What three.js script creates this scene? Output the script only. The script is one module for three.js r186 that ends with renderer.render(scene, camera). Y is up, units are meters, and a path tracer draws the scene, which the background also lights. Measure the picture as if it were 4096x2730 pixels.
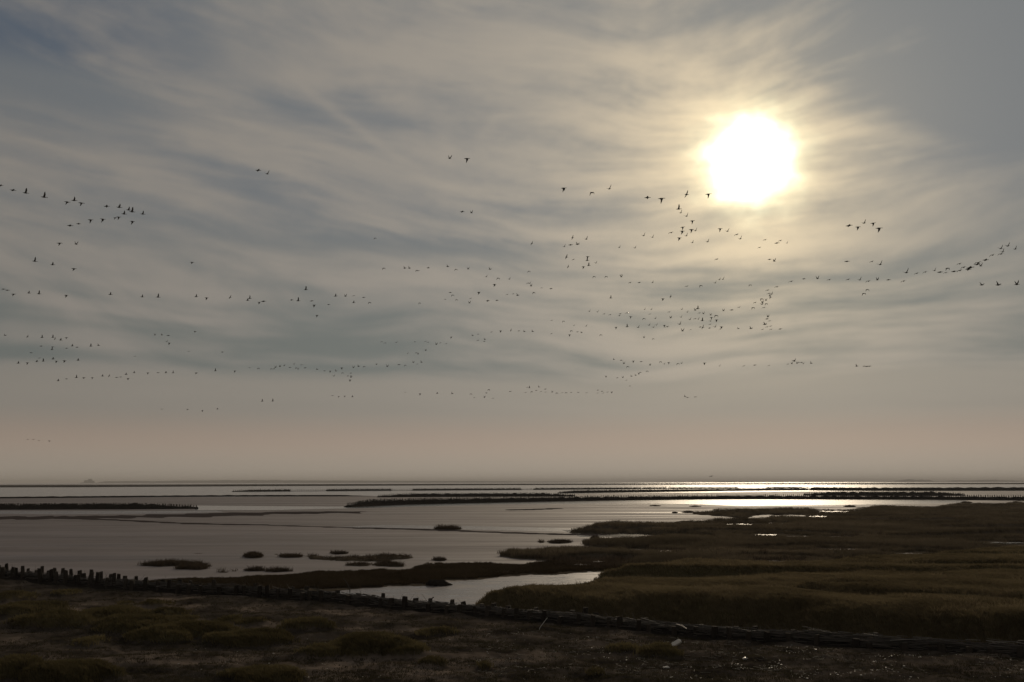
import * as THREE from 'three';
import { mergeGeometries } from 'three/addons/utils/BufferGeometryUtils.js';

// ------------------------------------------------------------------ camera, exposure
const scene = new THREE.Scene();
const renderer = new THREE.WebGLRenderer();
renderer.toneMapping = THREE.LinearToneMapping;
renderer.toneMappingExposure = 1;
renderer.shadowMap.enabled = true;
const W = 1024, H = 682, F = 1005, EYE = 4;
const camera = new THREE.PerspectiveCamera(2 * Math.atan(H / 2 / F) * 180 / Math.PI, W / H, 0.1, 120000);
camera.position.set(0, EYE, 0);
camera.rotation.order = 'YXZ';
camera.rotation.set(Math.atan(141.2 / F), 0, -0.0016);
camera.updateMatrixWorld(true);
// a direction in the world for a place in the photograph (pixels of the 4096 wide photograph)
const look = (sx, sy) => new THREE.Vector3((sx / 4 - W / 2) / F, (H / 2 - sy / 4) / F, -1).applyQuaternion(camera.quaternion).normalize();
// the point of the level y = h seen there
function at(sx, sy, h = 0) {
  const d = look(sx, sy), t = (h - EYE) / d.y;
  return new THREE.Vector3(d.x * t, h, d.z * t);
}

// ------------------------------------------------------------------ noise and random numbers
function rng(seed) {
  let s = seed >>> 0;
  return () => { s = (s + 0x6d2b79f5) | 0; let t = Math.imul(s ^ (s >>> 15), 1 | s); t = (t + Math.imul(t ^ (t >>> 7), 61 | t)) ^ t; return ((t ^ (t >>> 14)) >>> 0) / 4294967296; };
}
const PERM = new Uint8Array(512), GX = new Float32Array(256), GY = new Float32Array(256);
{
  const r = rng(77), p = [...Array(256).keys()];
  for (let i = 255; i > 0; i--) { const j = Math.floor(r() * (i + 1)); [p[i], p[j]] = [p[j], p[i]]; }
  for (let i = 0; i < 512; i++) PERM[i] = p[i & 255];
  for (let i = 0; i < 256; i++) { const a = r() * 2 * Math.PI; GX[i] = Math.cos(a); GY[i] = Math.sin(a); }
}
function noise(x, y) {
  const fx = Math.floor(x), fy = Math.floor(y), ix = fx & 255, iy = fy & 255, u = x - fx, v = y - fy;
  const s = u * u * u * (u * (u * 6 - 15) + 10), t = v * v * v * (v * (v * 6 - 15) + 10);
  const a = PERM[PERM[ix] + iy], b = PERM[PERM[ix + 1] + iy], c = PERM[PERM[ix] + iy + 1], d = PERM[PERM[ix + 1] + iy + 1];
  const na = GX[a] * u + GY[a] * v, nb = GX[b] * (u - 1) + GY[b] * v, nc = GX[c] * u + GY[c] * (v - 1), nd = GX[d] * (u - 1) + GY[d] * (v - 1);
  return (na + s * (nb - na) + t * (nc + s * (nd - nc) - na - s * (nb - na))) * 1.5;
}
function fbm(x, y, n = 4, gain = 0.5) { let a = 1, s = 0, w = 0; for (let i = 0; i < n; i++) { s += a * noise(x + i * 17.3, y - i * 9.1); w += a; a *= gain; x *= 2.03; y *= 2.03; } return s / w; }
const clamp = (x, a = 0, b = 1) => Math.min(b, Math.max(a, x));
const smooth = (a, b, x) => { const t = clamp((x - a) / (b - a)); return t * t * (3 - 2 * t); };
const mix = (a, b, t) => a + (b - a) * t;
const lin = (v) => { v /= 255; return v <= 0.04045 ? v / 12.92 : Math.pow((v + 0.055) / 1.055, 2.4); };
const rgb = (r, g, b) => [lin(r), lin(g), lin(b)];

// ------------------------------------------------------------------ sun and sky
const SUN = look(3004, 640);
const sun = new THREE.DirectionalLight(new THREE.Color().setRGB(1, 0.82, 0.60), 1.5);
sun.name = 'sun';
sun.position.copy(SUN).multiplyScalar(400);
sun.castShadow = true;
sun.shadow.radius = 20;
sun.shadow.mapSize.set(4096, 4096);
Object.assign(sun.shadow.camera, { left: -150, right: 150, top: 150, bottom: -150, near: 1, far: 900 });
scene.add(sun, sun.target);

{
  const TW = 4096, TH = 2048, data = new Float32Array(TW * TH * 4), DEG = 180 / Math.PI;
  const angles = (sx, sy) => { const d = look(sx, sy); return [Math.atan2(d.x, -d.z) * DEG, Math.asin(d.y) * DEG]; };
  // broad openings (negative) and thick places (positive) in the veil of cloud: centre, size across and up in degrees, tilt, amount
  const PATCH = [
    [60, 215, 7, 1.9, -9, -1.5], [700, 90, 9, 2.0, -10, -0.55], [1250, 60, 4, 2.2, -20, -0.35], [3900, 250, 7, 6.5, -12, -1.15], [4600, 500, 9, 9, -14, -0.9], [3050, 160, 5, 2.0, -10, -0.4],
    [500, 420, 3.4, 0.7, -6, -0.55], [150, 505, 4, 0.9, -8, -0.6], [1150, 410, 2.6, 1.0, -14, -0.6], [1420, 400, 2.8, 1.0, -20, -0.5], [1050, 790, 4.2, 1.2, -16, -0.7], [420, 740, 4.0, 0.8, -14, -0.6],
    [1500, 970, 12, 0.75, -3, -0.75], [500, 1300, 10, 1.0, -4, -0.8], [100, 1400, 8, 0.5, -2, -0.5], [2900, 1090, 8, 0.7, -2, -0.35], [2300, 830, 6, 0.9, -4, -0.45], [3800, 1180, 7, 0.6, 3, -0.4],
    [3300, 860, 4, 0.5, 5, -0.3], [2700, 760, 2.2, 0.5, 4, -0.3], [1500, 640, 3, 1.2, -20, -0.2],
    [1300, 250, 8, 1.4, 12, 0.7], [2000, 170, 7, 1.4, 8, 0.35], [2600, 200, 8, 0.8, 8, 0.35], [2150, 60, 7, 1.2, 4, -0.35], [2900, 60, 6, 1.4, 6, -0.35], [1380, 470, 3.2, 0.3, -33, 0.36], [900, 600, 8, 1.0, -20, 0.45], [350, 620, 6, 0.9, -16, 0.4], [2200, 940, 6, 0.5, -3, 0.5],
    [3700, 560, 5, 0.9, -13, 0.45], [1000, 1060, 9, 0.5, -3, 0.4], [3000, 1010, 9, 0.6, 0, 0.35], [600, 1140, 8, 0.4, -4, 0.3],
  ].map(([x, y, a, b, tilt, k]) => { const [az, el] = angles(x, y), c = Math.cos(tilt / DEG), s = Math.sin(tilt / DEG); return { az, el, a, b, c, s, k }; });
  const gapHigh = rgb(118, 122, 125), gapLow = rgb(117, 121, 117), deep = rgb(80, 94, 112), veil = rgb(154, 148, 140), horizon = rgb(160, 150, 137), pink = rgb(168, 149, 134);
  const sunAz = Math.atan2(SUN.x, -SUN.z) * DEG;
  for (let row = 0; row < TH; row++) {
    const el = ((row + 0.5) / TH - 0.5) * 180, ce = Math.cos(el / DEG), se = Math.sin(el / DEG);
    for (let col = 0; col < TW; col++) {
      const o = (row * TW + col) * 4;
      data[o + 3] = 1;
      if (el < -1.5) { data[o] = 0.2; data[o + 1] = 0.18; data[o + 2] = 0.15; continue; }
      const round = ((col + 0.5) / TW - 0.5) * 2 * Math.PI, x = Math.cos(round) * ce, z = Math.sin(round) * ce;
      const az = Math.atan2(x, -z) * DEG;
      const gamma = Math.acos(clamp(x * SUN.x + se * SUN.y + z * SUN.z, -1, 1)) * DEG;
      // streaks of cirrus: they slope down to the right on the left, up to the right beyond the sun, and lie flat low down
      const up = smooth(5, 13, el), g = az < 8 ? 0.19 * (az - 8) : -0.12 * (az - 8);
      const e = Math.max(el, 0) + 2.0, stretch = 20 / (e + 7);
      const wx = fbm(az * 0.08, el * 0.12 + 3, 2, 0.4), wy = fbm(az * 0.07 + 40, el * 0.16 - 8, 2, 0.4);
      const s = 20 * Math.log((e + 7) / 9) + stretch * (up * g * 0.9 + wy * (0.8 + 0.7 * up)), a = az + wx * 1.6;
      let n = 0.42 * fbm(a * 0.055, s * 0.42, 3, 0.5) + 0.40 * fbm(a * 0.12 + 11, s * 1.0, 4, 0.5);
      n += 0.26 * fbm(a * 0.24 + wy * 0.6, s * 2.2, 4, 0.6) * (0.5 + 0.5 * up + 0.5 * wx) + 0.17 * up * fbm(az * 0.5 + wx, el * 0.95 + wy, 4, 0.6);
      n *= 1.35 - 0.35 * up;
      n += 0.5 * smooth(15, 11, el) * fbm(az * 0.045 + 21, (el + wy * 0.9 + 0.02 * az) * 0.75 + 5, 3, 0.55);
      let d = 0.62 + n * (0.95 - 0.2 * up);
      for (const q of PATCH) {
        const dx = az - q.az, dy = el - q.el;
        if (dx > 40 || dx < -40) continue;
        const u = (dx * q.c + dy * q.s) / q.a + wx * 0.35, v = (-dx * q.s + dy * q.c) / q.b + wy * 0.55 + n * 0.5, m = u * u + v * v;
        if (m < 9) d += q.k * Math.exp(-m) * 0.56;
      }
      if (az > 160 || az < -160) d = mix(d, 0.55, smooth(160, 178, Math.abs(az)));
      const low = smooth(6.5, 5.3, el + wy * 0.4);         // the clear haze below the cloud edge
      d = clamp(mix(d, 0.58 + n * 0.1, low));
      d = d * d * (3 - 2 * d);
      const away = 1.13 * (0.42 + 0.58 * Math.exp(-gamma / 46)), warm = Math.exp(-gamma / 22), hz = smooth(5.6, 1.5, el), pk = Math.exp(-(((el - 2.6) / 1.3) ** 2));
      const high = smooth(7, 17, el), topLeft = smooth(-14, -26, az) * smooth(20.5, 22.5, el);
      const glow = 1.12 * Math.exp(-gamma / 4.3) * (0.34 + 0.82 * d), wide = 0.06 * Math.exp(-gamma / 13) * (0.4 + 0.8 * d);
      const ragged = gamma * (1 + 0.24 * fbm(az * 0.7 + 5, el * 0.85, 4) - 0.10 * (d - 0.6)), core = 9 * Math.exp(-((ragged / 1.2) ** 2.1)), ring = 1.5 * Math.exp(-((ragged / 1.95) ** 2));
      for (let c = 0; c < 3; c++) {
        const gap = mix(mix(gapLow[c], gapHigh[c], high), deep[c], topLeft * 0.65), cl = veil[c] * (0.93 + 0.1 * warm);
        let v = mix(gap, cl, d);
        v = mix(v, mix(horizon[c], pink[c], pk * 0.8), Math.max(low * 0.35, hz)) * away * (1.04 + 0.14 * smooth(3.4, 0.4, el));
        v += glow * [1.03, 0.77, 0.37][c] + wide * [1, 0.8, 0.52][c] + core * [1, 1, 0.93][c] + ring * [0.86, 0.95, 0.58][c];
        data[o + c] = v;
      }
    }
  }
  const sky = new THREE.DataTexture(data, TW, TH, THREE.RGBAFormat, THREE.FloatType);
  sky.name = 'sky';
  sky.mapping = THREE.EquirectangularReflectionMapping;
  sky.magFilter = sky.minFilter = THREE.LinearFilter;
  sky.needsUpdate = true;
  scene.background = sky;
  scene.environment = sky;
}
scene.fog = new THREE.FogExp2(new THREE.Color().setRGB(0.62, 0.60, 0.58), 0.00012);

// ------------------------------------------------------------------ naming
const taken = new Map();
function numbered(name) { const n = taken.get(name) ?? 0; taken.set(name, n + 1); return n ? `${name}_${String(n).padStart(3, '0')}` : name; }
function tag(o, label, category, group, kind) {
  if (label) o.userData.label = label;
  if (category) o.userData.category = category;
  if (group) o.userData.group = group;
  if (kind) o.userData.kind = kind;
  return o;
}
function mesh(name, geometry, material, parent = scene) {
  const m = new THREE.Mesh(geometry, material);
  m.name = parent === scene ? numbered(name) : name;
  m.castShadow = m.receiveShadow = true;
  parent.add(m);
  return m;
}
function thing(name, label, category, position, group) {
  const o = new THREE.Group();
  o.name = numbered(name);
  o.position.copy(position);
  scene.add(o);
  return tag(o, label, category, group);
}

// ------------------------------------------------------------------ materials
function noiseMap(w, h, fn, srgb) {
  const data = new Uint8Array(w * h * 4);
  for (let y = 0; y < h; y++) for (let x = 0; x < w; x++) {
    const c = fn(x / w, y / h), o = (y * w + x) * 4;
    for (let k = 0; k < 3; k++) { const v = Array.isArray(c) ? c[k] : c; data[o + k] = 255 * clamp(srgb ? (v <= 0.0031308 ? v * 12.92 : 1.055 * Math.pow(v, 1 / 2.4) - 0.055) : v); }
    data[o + 3] = 255;
  }
  const t = new THREE.DataTexture(data, w, h);
  t.magFilter = THREE.LinearFilter; t.minFilter = THREE.LinearMipmapLinearFilter; t.generateMipmaps = true;
  t.wrapS = t.wrapT = THREE.MirroredRepeatWrapping;
  if (srgb) t.colorSpace = THREE.SRGBColorSpace;
  t.needsUpdate = true;
  return t;
}
// mud: 640 m across and 320 m deep, streaks of silt and water film drawn out along the tide line
const mudRough = noiseMap(2048, 1024, (u, v) => { const n = fbm(u * 7, v * 44, 5, 0.6) * 0.75 + fbm(u * 60, v * 200, 3) * 0.4; return [0, clamp(0.76 + n * 0.5, 0.25, 1), 0]; });
const mudColor = noiseMap(2048, 1024, (u, v) => { const n = Math.max(0.3, 1 + 0.75 * fbm(u * 12 + 7, v * 60, 5, 0.6) + 0.35 * fbm(u * 110, v * 220, 3)); return [0.128 * n, 0.112 * n, 0.115 * n]; }, true);
const filmRough = noiseMap(1024, 512, (u, v) => [0, clamp(0.36 + 0.5 * fbm(u * 60, v * 150, 5, 0.65), 0.1, 0.8), 0]);
for (const t of [filmRough]) t.repeat.set(8, 8);
const M = {
  mud: new THREE.MeshPhysicalMaterial({ map: mudColor, roughnessMap: mudRough, roughness: 1, specularIntensity: 0.34 }),
  water: new THREE.MeshPhysicalMaterial({ color: new THREE.Color().setRGB(0.03, 0.03, 0.028), roughness: 0.17 }),
  film: new THREE.MeshPhysicalMaterial({ map: mudColor, roughnessMap: filmRough, roughness: 1, specularIntensity: 0.6 }),
  bank: new THREE.MeshPhysicalMaterial({ color: new THREE.Color().setRGB(0.018, 0.016, 0.015), roughness: 1, specularIntensity: 0 }),
  ooze: new THREE.MeshPhysicalMaterial({ map: mudColor, roughness: 0.85, specularIntensity: 0.3 }),
  silt: new THREE.MeshPhysicalMaterial({ color: new THREE.Color().setRGB(0.06, 0.051, 0.05), roughness: 1, specularIntensity: 0 }),
  marsh: new THREE.MeshPhysicalMaterial({ vertexColors: true, roughness: 1, specularIntensity: 0 }),
  blade: new THREE.MeshPhysicalMaterial({ color: 0xffffff, roughness: 1, specularIntensity: 0, transmission: 0.3, thickness: 0, side: THREE.DoubleSide }),
  post: new THREE.MeshStandardMaterial({ color: new THREE.Color().setRGB(0.05, 0.041, 0.034), roughness: 0.9 }),
  brush: new THREE.MeshStandardMaterial({ vertexColors: true, roughness: 0.75 }),
  far: new THREE.MeshStandardMaterial({ color: new THREE.Color().setRGB(0.05, 0.055, 0.05), roughness: 1 }),
  goose: new THREE.MeshStandardMaterial({ color: new THREE.Color().setRGB(0.055, 0.045, 0.036), roughness: 0.9 }),
  pale: new THREE.MeshPhysicalMaterial({ color: new THREE.Color().setRGB(0.55, 0.52, 0.47), roughness: 0.3 }),
  chip: new THREE.MeshPhysicalMaterial({ vertexColors: true, roughness: 0.22 }),
  dark: new THREE.MeshPhysicalMaterial({ color: new THREE.Color().setRGB(0.028, 0.024, 0.021), roughness: 1, specularIntensity: 0 }),
};

// ------------------------------------------------------------------ flat sheets: sea, mudflat, water
function sheet(points, y, uvScale = [1 / 640, 1 / 320]) {
  const shape = new THREE.Shape(points.map((p) => new THREE.Vector2(p.x, -p.z))), g = new THREE.ShapeGeometry(shape);
  const p = g.attributes.position, uv = new Float32Array(p.count * 2);
  for (let i = 0; i < p.count; i++) { const x = p.getX(i), z = -p.getY(i); p.setXYZ(i, x, y, z); uv[i * 2] = x * uvScale[0]; uv[i * 2 + 1] = z * uvScale[1]; }
  g.setAttribute('uv', new THREE.BufferAttribute(uv, 2));
  g.computeVertexNormals();
  return g;
}
const V = (x, z) => new THREE.Vector3(x, 0, z);
function structure(name, label, geometry, material) { return tag(mesh(name, geometry, material), label, null, null, 'structure'); }
structure('sea', 'open grey sea reaching to the horizon', sheet([V(-40000, -2600), V(40000, -2600), V(40000, -60000), V(-40000, -60000)], 0), M.water);
structure('mudflat', 'wide wet grey mudflat at low tide', sheet([V(-2600, 60), V(2600, 60), V(2600, -2600), V(-2600, -2600)], -0.006), M.mud);
// wavy outline through places in the photograph
function outline(list, wob = 0, seed = 1) {
  const pts = list.map(([x, y]) => at(x, y)), out = [];
  for (let i = 0; i < pts.length; i++) {
    const a = pts[i], b = pts[(i + 1) % pts.length], r = a.distanceTo(b), n = Math.max(1, Math.min(40, Math.ceil(r / (0.02 * a.length()))));
    for (let k = 0; k < n; k++) { const p = a.clone().lerp(b, k / n), s = wob * p.length() * 0.01; p.x += s * 6 * noise(p.x * 0.05 + seed, p.z * 0.05); p.z += s * 3 * noise(p.x * 0.03 - seed, p.z * 0.06 + 9); out.push(p); }
  }
  return out;
}
structure('tidal_channel', 'shallow tidal water across the far flats', sheet(outline([[-400, 1996], [800, 1988], [1500, 1984], [2300, 1976], [3200, 1966], [4600, 1962], [4600, 1938], [3000, 1938], [1500, 1942], [-400, 1950]], 0.1, 3), 0), M.water);
structure('tidal_pool', 'strip of bright water along the long middle groyne', sheet(outline([[780, 2040], [1100, 2040], [1400, 2034], [2000, 2018], [2600, 2014], [3000, 2024], [3450, 2018], [3900, 2012], [3900, 2002], [3400, 1999], [2900, 1997], [2300, 2005], [1900, 2010], [1380, 2026], [1000, 2024], [780, 2022]], 0.25, 5), 0), M.water);
structure('tidal_pool', 'strip of wet silt before the left groyne', sheet(outline([[-200, 2052], [200, 2058], [600, 2054], [900, 2048], [900, 2042], [300, 2044], [-200, 2044]], 0.3, 8), 0), M.film);
structure('tidal_pool', 'pale wet patch beside the lone grass tuft', sheet(outline([[1300, 2107], [1700, 2114], [2300, 2128], [2560, 2134], [2300, 2112], [1900, 2104], [1500, 2100]], 0.3, 12), 0), M.film);
structure('tidal_creek', 'shiny muddy creek winding behind the near groyne', sheet(outline([[1180, 2372], [1500, 2352], [1750, 2335], [2000, 2312], [2200, 2301], [2440, 2286], [2600, 2280], [2640, 2350], [2300, 2385], [2120, 2400], [2050, 2440], [1900, 2428], [1600, 2404], [1300, 2390]], 0.3, 16), 0.0), M.film);
structure('tidal_creek', 'narrow bright creek between the marsh tongues', sheet(outline([[2250, 2120], [2560, 2128], [2920, 2136], [2920, 2146], [2600, 2146], [2300, 2148]], 0.2, 20), 0.0), M.water);

// far bank: a long dark line of dry sand just under the horizon
function ridge(list, heights, width, seed) {
  // a low bank with a rounded top along places in the photograph: list of [x, y], heights in metres
  const curve = new THREE.CatmullRomCurve3(list.map(([x, y]) => at(x, y))), n = Math.max(80, list.length * 50), pos = [], idx = [];
  const prof = [[-0.5, -0.05], [-0.46, 0.45], [-0.36, 0.9], [-0.15, 1], [0.2, 0.9], [0.5, -0.05]];
  for (let i = 0; i <= n; i++) {
    const t = i / n, p = curve.getPoint(t), d = curve.getTangent(t), nx = -d.z, nz = d.x, hh = Array.isArray(heights) ? heights[Math.min(heights.length - 1, Math.floor(t * heights.length))] : heights;
    const k = Math.min(1, t * 14, (1 - t) * 14), sign = nz > 0 ? -1 : 1, w = (Array.isArray(width) ? mix(width[0], width[1], t) : width);
    for (const [a, b] of prof) { const q = a * w * sign * k + w * 0.25 * noise(i * 0.11 + seed, a); pos.push(p.x + nx * q, b * hh * k * (0.95 + 0.22 * noise(i * 0.23 + seed, 4)) - 0.02, p.z + nz * q); }
    if (i) for (let j = 0; j < 5; j++) { const A = (i - 1) * 6 + j, B = i * 6 + j; idx.push(A, B, A + 1, A + 1, B, B + 1); }
  }
  const g = new THREE.BufferGeometry();
  g.setAttribute('position', new THREE.Float32BufferAttribute(pos, 3));
  g.setIndex(idx);
  g.computeVertexNormals();
  return g;
}
structure('sandbank', 'long dark sandbank just under the horizon', sheet(outline([[-300, 1950], [300, 1949], [1000, 1945], [2000, 1940.5], [3000, 1938], [4500, 1936], [4500, 1931.2], [3000, 1933.2], [2000, 1935], [1000, 1937], [300, 1940], [-300, 1941.5]], 0.02, 30), 0.12), M.bank);
structure('mud_bank', 'thin dark edge of mud across the left flats', ridge([[-250, 1996], [0, 1993], [500, 1988.5], [1000, 1985], [1520, 1985]], 0.42, 6, 2), M.bank);
structure('mud_bank', 'curving dark channel edge on the open mud', ridge([[150, 2071], [234, 2073], [467, 2080], [748, 2093], [1100, 2101], [1397, 2110], [1701, 2118], [2000, 2129], [2304, 2138], [2490, 2141]], [0.04, 0.07, 0.05, 0.02, 0.05, 0.025, 0.05], 2.4, 5), M.silt);
structure('mud_bank', 'dark swell of mud below the left groyne', ridge([[-200, 2072], [200, 2070], [600, 2064], [1100, 2052], [1500, 2046]], 0.05, 14, 9), M.silt);
structure('mud_bank', 'low dark mud streaks on the middle flats', ridge([[2020, 2040], [2100, 2039], [2240, 2034]], 0.1, 3, 12), M.bank);

// ------------------------------------------------------------------ salt marsh: raised grassy ground with an eroded edge
function distanceIn(poly, x, z) {              // metres inside (+) or outside (-) an outline
  let best = 1e9, inside = false;
  for (let i = 0, j = poly.length - 1; i < poly.length; j = i++) {
    const ax = poly[j].x, az = poly[j].z, bx = poly[i].x, bz = poly[i].z, dx = bx - ax, dz = bz - az;
    const t = clamp(((x - ax) * dx + (z - az) * dz) / (dx * dx + dz * dz + 1e-9)), ex = x - ax - t * dx, ez = z - az - t * dz;
    best = Math.min(best, ex * ex + ez * ez);
    if (az > z !== bz > z && x < ax + ((z - az) / (bz - az)) * (bx - ax)) inside = !inside;
  }
  return inside ? Math.sqrt(best) : -Math.sqrt(best);
}
const POOLS = [];
function marshPool(label, x, y, a, b, h, material, seed) {
  const p = [...Array(64).keys()].map((i) => { const t = i / 64 * 2 * Math.PI, c = Math.cos(t), k = 1 + 0.4 * noise(c * 1.3 + seed, Math.sin(t) * 1.3), w = 1.1 * b * noise(c * 3 + seed, 5) + 0.6 * b * noise(c * 8 - seed, 2); return at(x + a * k * c, y + w + b * k * Math.sin(t) * (0.55 + 0.9 * Math.abs(noise(c * 4.5 + seed, 9))), h); });
  structure('marsh_pool', label, sheet(p, h), material);
  POOLS.push({ p, h, box: new THREE.Box2().setFromPoints(p.map((q) => new THREE.Vector2(q.x, q.z))).expandByScalar(9) });
}
[['bright double pool at the far right of the marsh', 4010, 2171, 110, 2.4, M.water], ['bright sliver below the double pool', 4130, 2183, 110, 2.2, M.water], ['pale runnel winding through the brown marsh', 3200, 2206, 130, 1.9, M.ooze], ['pale runnel right of the winding one', 3370, 2197, 60, 1.6, M.ooze],
  ['pale wet patch at the far edge of the meadow', 3095, 2246, 52, 4, M.ooze], ['short dull runnel at the far edge of the meadow', 3632, 2214, 56, 2.2, M.ooze], ['small gleam in the middle of the brown marsh', 3345, 2147, 22, 1.8, M.ooze], ['gleam beyond the dark clump of the marsh tongue', 3060, 2139, 46, 2, M.water], ['faint wet streak right of the dark clump', 3180, 2146, 60, 2, M.ooze],
  ['pale wet spot left on the muddy strip', 2330, 2257, 34, 3, M.film], ['pale wet spot right on the muddy strip', 2392, 2246, 22, 2.4, M.film], ['bright scrap of water among the fringe under the sun', 3270, 2066, 36, 2.6, M.water], ['bright scrap of water at the fringe, farther right', 3330, 2046, 56, 2.2, M.water], ['small pool under the sun, left of the marsh pools', 2960, 2098, 50, 3, M.water], ['bright end of water reaching into the tongue', 2660, 2203, 60, 2.4, M.water]]
  .forEach(([label, x, y, a, b, m], i) => marshPool(label, x, y, a, b, y > 2240 && x < 2500 ? 0.08 : 0.245, m, i * 3.7));
const inPool = (x, z, margin = 0) => POOLS.find((q) => x > q.box.min.x && x < q.box.max.x && z > q.box.min.y && z < q.box.max.y && distanceIn(q.p, x, z) > -margin);
const grounds = [];
function marsh(name, label, polys, o, color) {
  const outs = polys.map(([h, list]) => list.map((q) => (q.isVector3 ? q : at(q[0], q[1], h)))), holes = (o.holes ?? []).map((l) => l.map(([x, y]) => at(x, y, o.height * 0.5)));
  const all = outs.flat(), boxes = outs.map((p) => new THREE.Box2().setFromPoints(p.map((q) => new THREE.Vector2(q.x, q.z))));
  const height = (x, z) => {
    const far = Math.hypot(x, z);
    let d = -1e9;
    for (let i = 0; i < outs.length; i++) if (x > boxes[i].min.x - 3 && x < boxes[i].max.x + 3 && z > boxes[i].min.y - 6 && z < boxes[i].max.y + 6) d = Math.max(d, distanceIn(outs[i], x, z));
    for (const q of holes) d = Math.min(d, -distanceIn(q, x, z));
    d += o.rag * (fbm(x * 0.9 / o.scale, z * 0.5 / o.scale, 4, 0.6));
    if (d < -0.6) return -0.3;
    const pool = o.pools && inPool(x, z, 0.6 + 0.03 * far);
    if (pool) return pool.h - 0.03;
    const rise = d < 0 ? d * 0.4 : o.height * (o.bluff ? 0.85 * smooth(-0.15, o.bluff, d) + 0.15 * smooth(0, 8, d) : 1 - Math.exp(-d / o.slope));
    return rise + (d > 0 ? Math.min(1, d / o.slope / 2) * o.bumps(x, z) : 0) - 0.02;
  };
  let a0 = 9, a1 = -9, r0 = 1e9, r1 = 0;
  for (const p of all) { const a = Math.atan2(p.x, -p.z), r = Math.hypot(p.x, p.z); a0 = Math.min(a0, a); a1 = Math.max(a1, a); r0 = Math.min(r0, r); r1 = Math.max(r1, r); }
  a0 = Math.max(a0 - 0.004, -0.62); a1 = Math.min(a1 + 0.004, 0.62); r0 = Math.max(r0 - 0.6, 12); r1 += 3;
  const na = Math.ceil((a1 - a0) / o.da), rows = [];
  for (let r = r0; r < r1; r += Math.max(o.dr * r * r / 4020, 0.06)) rows.push(r);
  const pos = new Float32Array((na + 1) * rows.length * 3), col = new Float32Array(pos.length), keep = new Uint8Array((na + 1) * rows.length);
  rows.forEach((r, j) => {
    for (let i = 0; i <= na; i++) {
      const a = a0 + (a1 - a0) * i / na, x = Math.sin(a) * r, z = -Math.cos(a) * r, y = height(x, z), k = j * (na + 1) + i;
      pos.set([x, y, z], k * 3); col.set(color(x, z, y), k * 3); keep[k] = y > -0.29 ? 1 : 0;
    }
  });
  const idx = [];
  for (let j = 1; j < rows.length; j++) for (let i = 0; i < na; i++) {
    const A = (j - 1) * (na + 1) + i, B = A + na + 1;
    if (keep[A] || keep[B] || keep[A + 1] || keep[B + 1]) idx.push(A, A + 1, B, A + 1, B + 1, B);
  }
  const used = new Map(), p2 = [], c2 = [], i2 = idx.map((k) => { if (!used.has(k)) { used.set(k, p2.length / 3); p2.push(pos[k * 3], pos[k * 3 + 1], pos[k * 3 + 2]); c2.push(col[k * 3], col[k * 3 + 1], col[k * 3 + 2]); } return used.get(k); });
  const g = new THREE.BufferGeometry();
  g.setAttribute('position', new THREE.Float32BufferAttribute(p2, 3));
  g.setAttribute('color', new THREE.Float32BufferAttribute(c2, 3));
  g.setIndex(i2);
  g.computeVertexNormals();
  const m = tag(mesh(name, g, M.marsh), label, null, null, 'structure');
  grounds.push({ height, a0, a1, r0, r1 });
  return { mesh: m, height, a0, a1, r0, r1 };
}
// low steps and runnels of the turf, drawn out along the shore, their short steep sides towards the dike
const terrace = (x, z) => {
  const v = 2.2 * fbm(x * 0.03 + 4.4, z * 0.10 + 1.5, 2) - z * 0.085 + 0.5 * fbm(x * 0.16, z * 0.25, 3), k = Math.floor(v), f = v - k;
  const sunk = smooth(0.12, 0.5, fbm(x * 0.05 + 2.2, z * 0.17 + 5, 3) + 0.3 * noise(x * 0.02, z * 0.02));
  return 0.52 * (smooth(0.0, 0.14, f) - f) * (0.35 + 0.9 * smooth(-0.2, 0.4, noise(x * 0.04 + k * 7.7, k * 3.1))) - 0.26 * sunk + 0.12 * fbm(x * 0.11, z * 0.24, 3);
};
const grassy = (x, z) => { const n = fbm(x * 0.35, z * 0.35, 4), m = fbm(x * 0.05 + 3, z * 0.05, 3); return [0.095 + 0.036 * n + 0.02 * m, 0.078 + 0.028 * n + 0.008 * m, 0.042 + 0.014 * n]; };
const brown = (x, z) => { const n = fbm(x * 0.25, z * 0.25, 4); return [0.072 + 0.03 * n, 0.059 + 0.024 * n, 0.044 + 0.017 * n]; };

const groynePx = [[-700, 2255], [-300, 2292], [22, 2322], [446, 2364], [1232, 2412], [1683, 2455], [1968, 2478], [2415, 2518], [2633, 2541], [2981, 2568], [3322, 2592], [3581, 2614], [4072, 2640], [4500, 2664], [5200, 2705]];
const groyneLine = new THREE.CatmullRomCurve3(groynePx.map(([x, y]) => at(x, y)));

const behindGroyne = groyneLine.getSpacedPoints(60).map((p, i) => { const d = groyneLine.getTangentAt(i / 60); return p.clone().add(new THREE.Vector3(d.z, 0, -d.x).multiplyScalar(1.15)); }).filter((p) => p.x > -2.2).reverse();
const meadow = marsh('salt_meadow', 'dark green grazed salt meadow on the right behind the near groyne', [
  [0.5, [[1770, 2402], [1800, 2392], [1850, 2378], [1900, 2360], [1960, 2345], [2010, 2334], [2067, 2339], [2223, 2334], [2300, 2322], [2345, 2308], [2356, 2292], [2450, 2278], [2714, 2256], [3122, 2254], [3403, 2226], [3650, 2218], [3894, 2194], [4096, 2188], [4700, 2170], ...behindGroyne]],
], { height: 0.66, slope: 1.0, bluff: 1.6, rag: 0.7, scale: 1, da: 0.0011, dr: 0.6, bumps: (x, z) => terrace(x, z) + 0.05 * fbm(x * 0.6, z * 0.6, 3) }, grassy);
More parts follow.
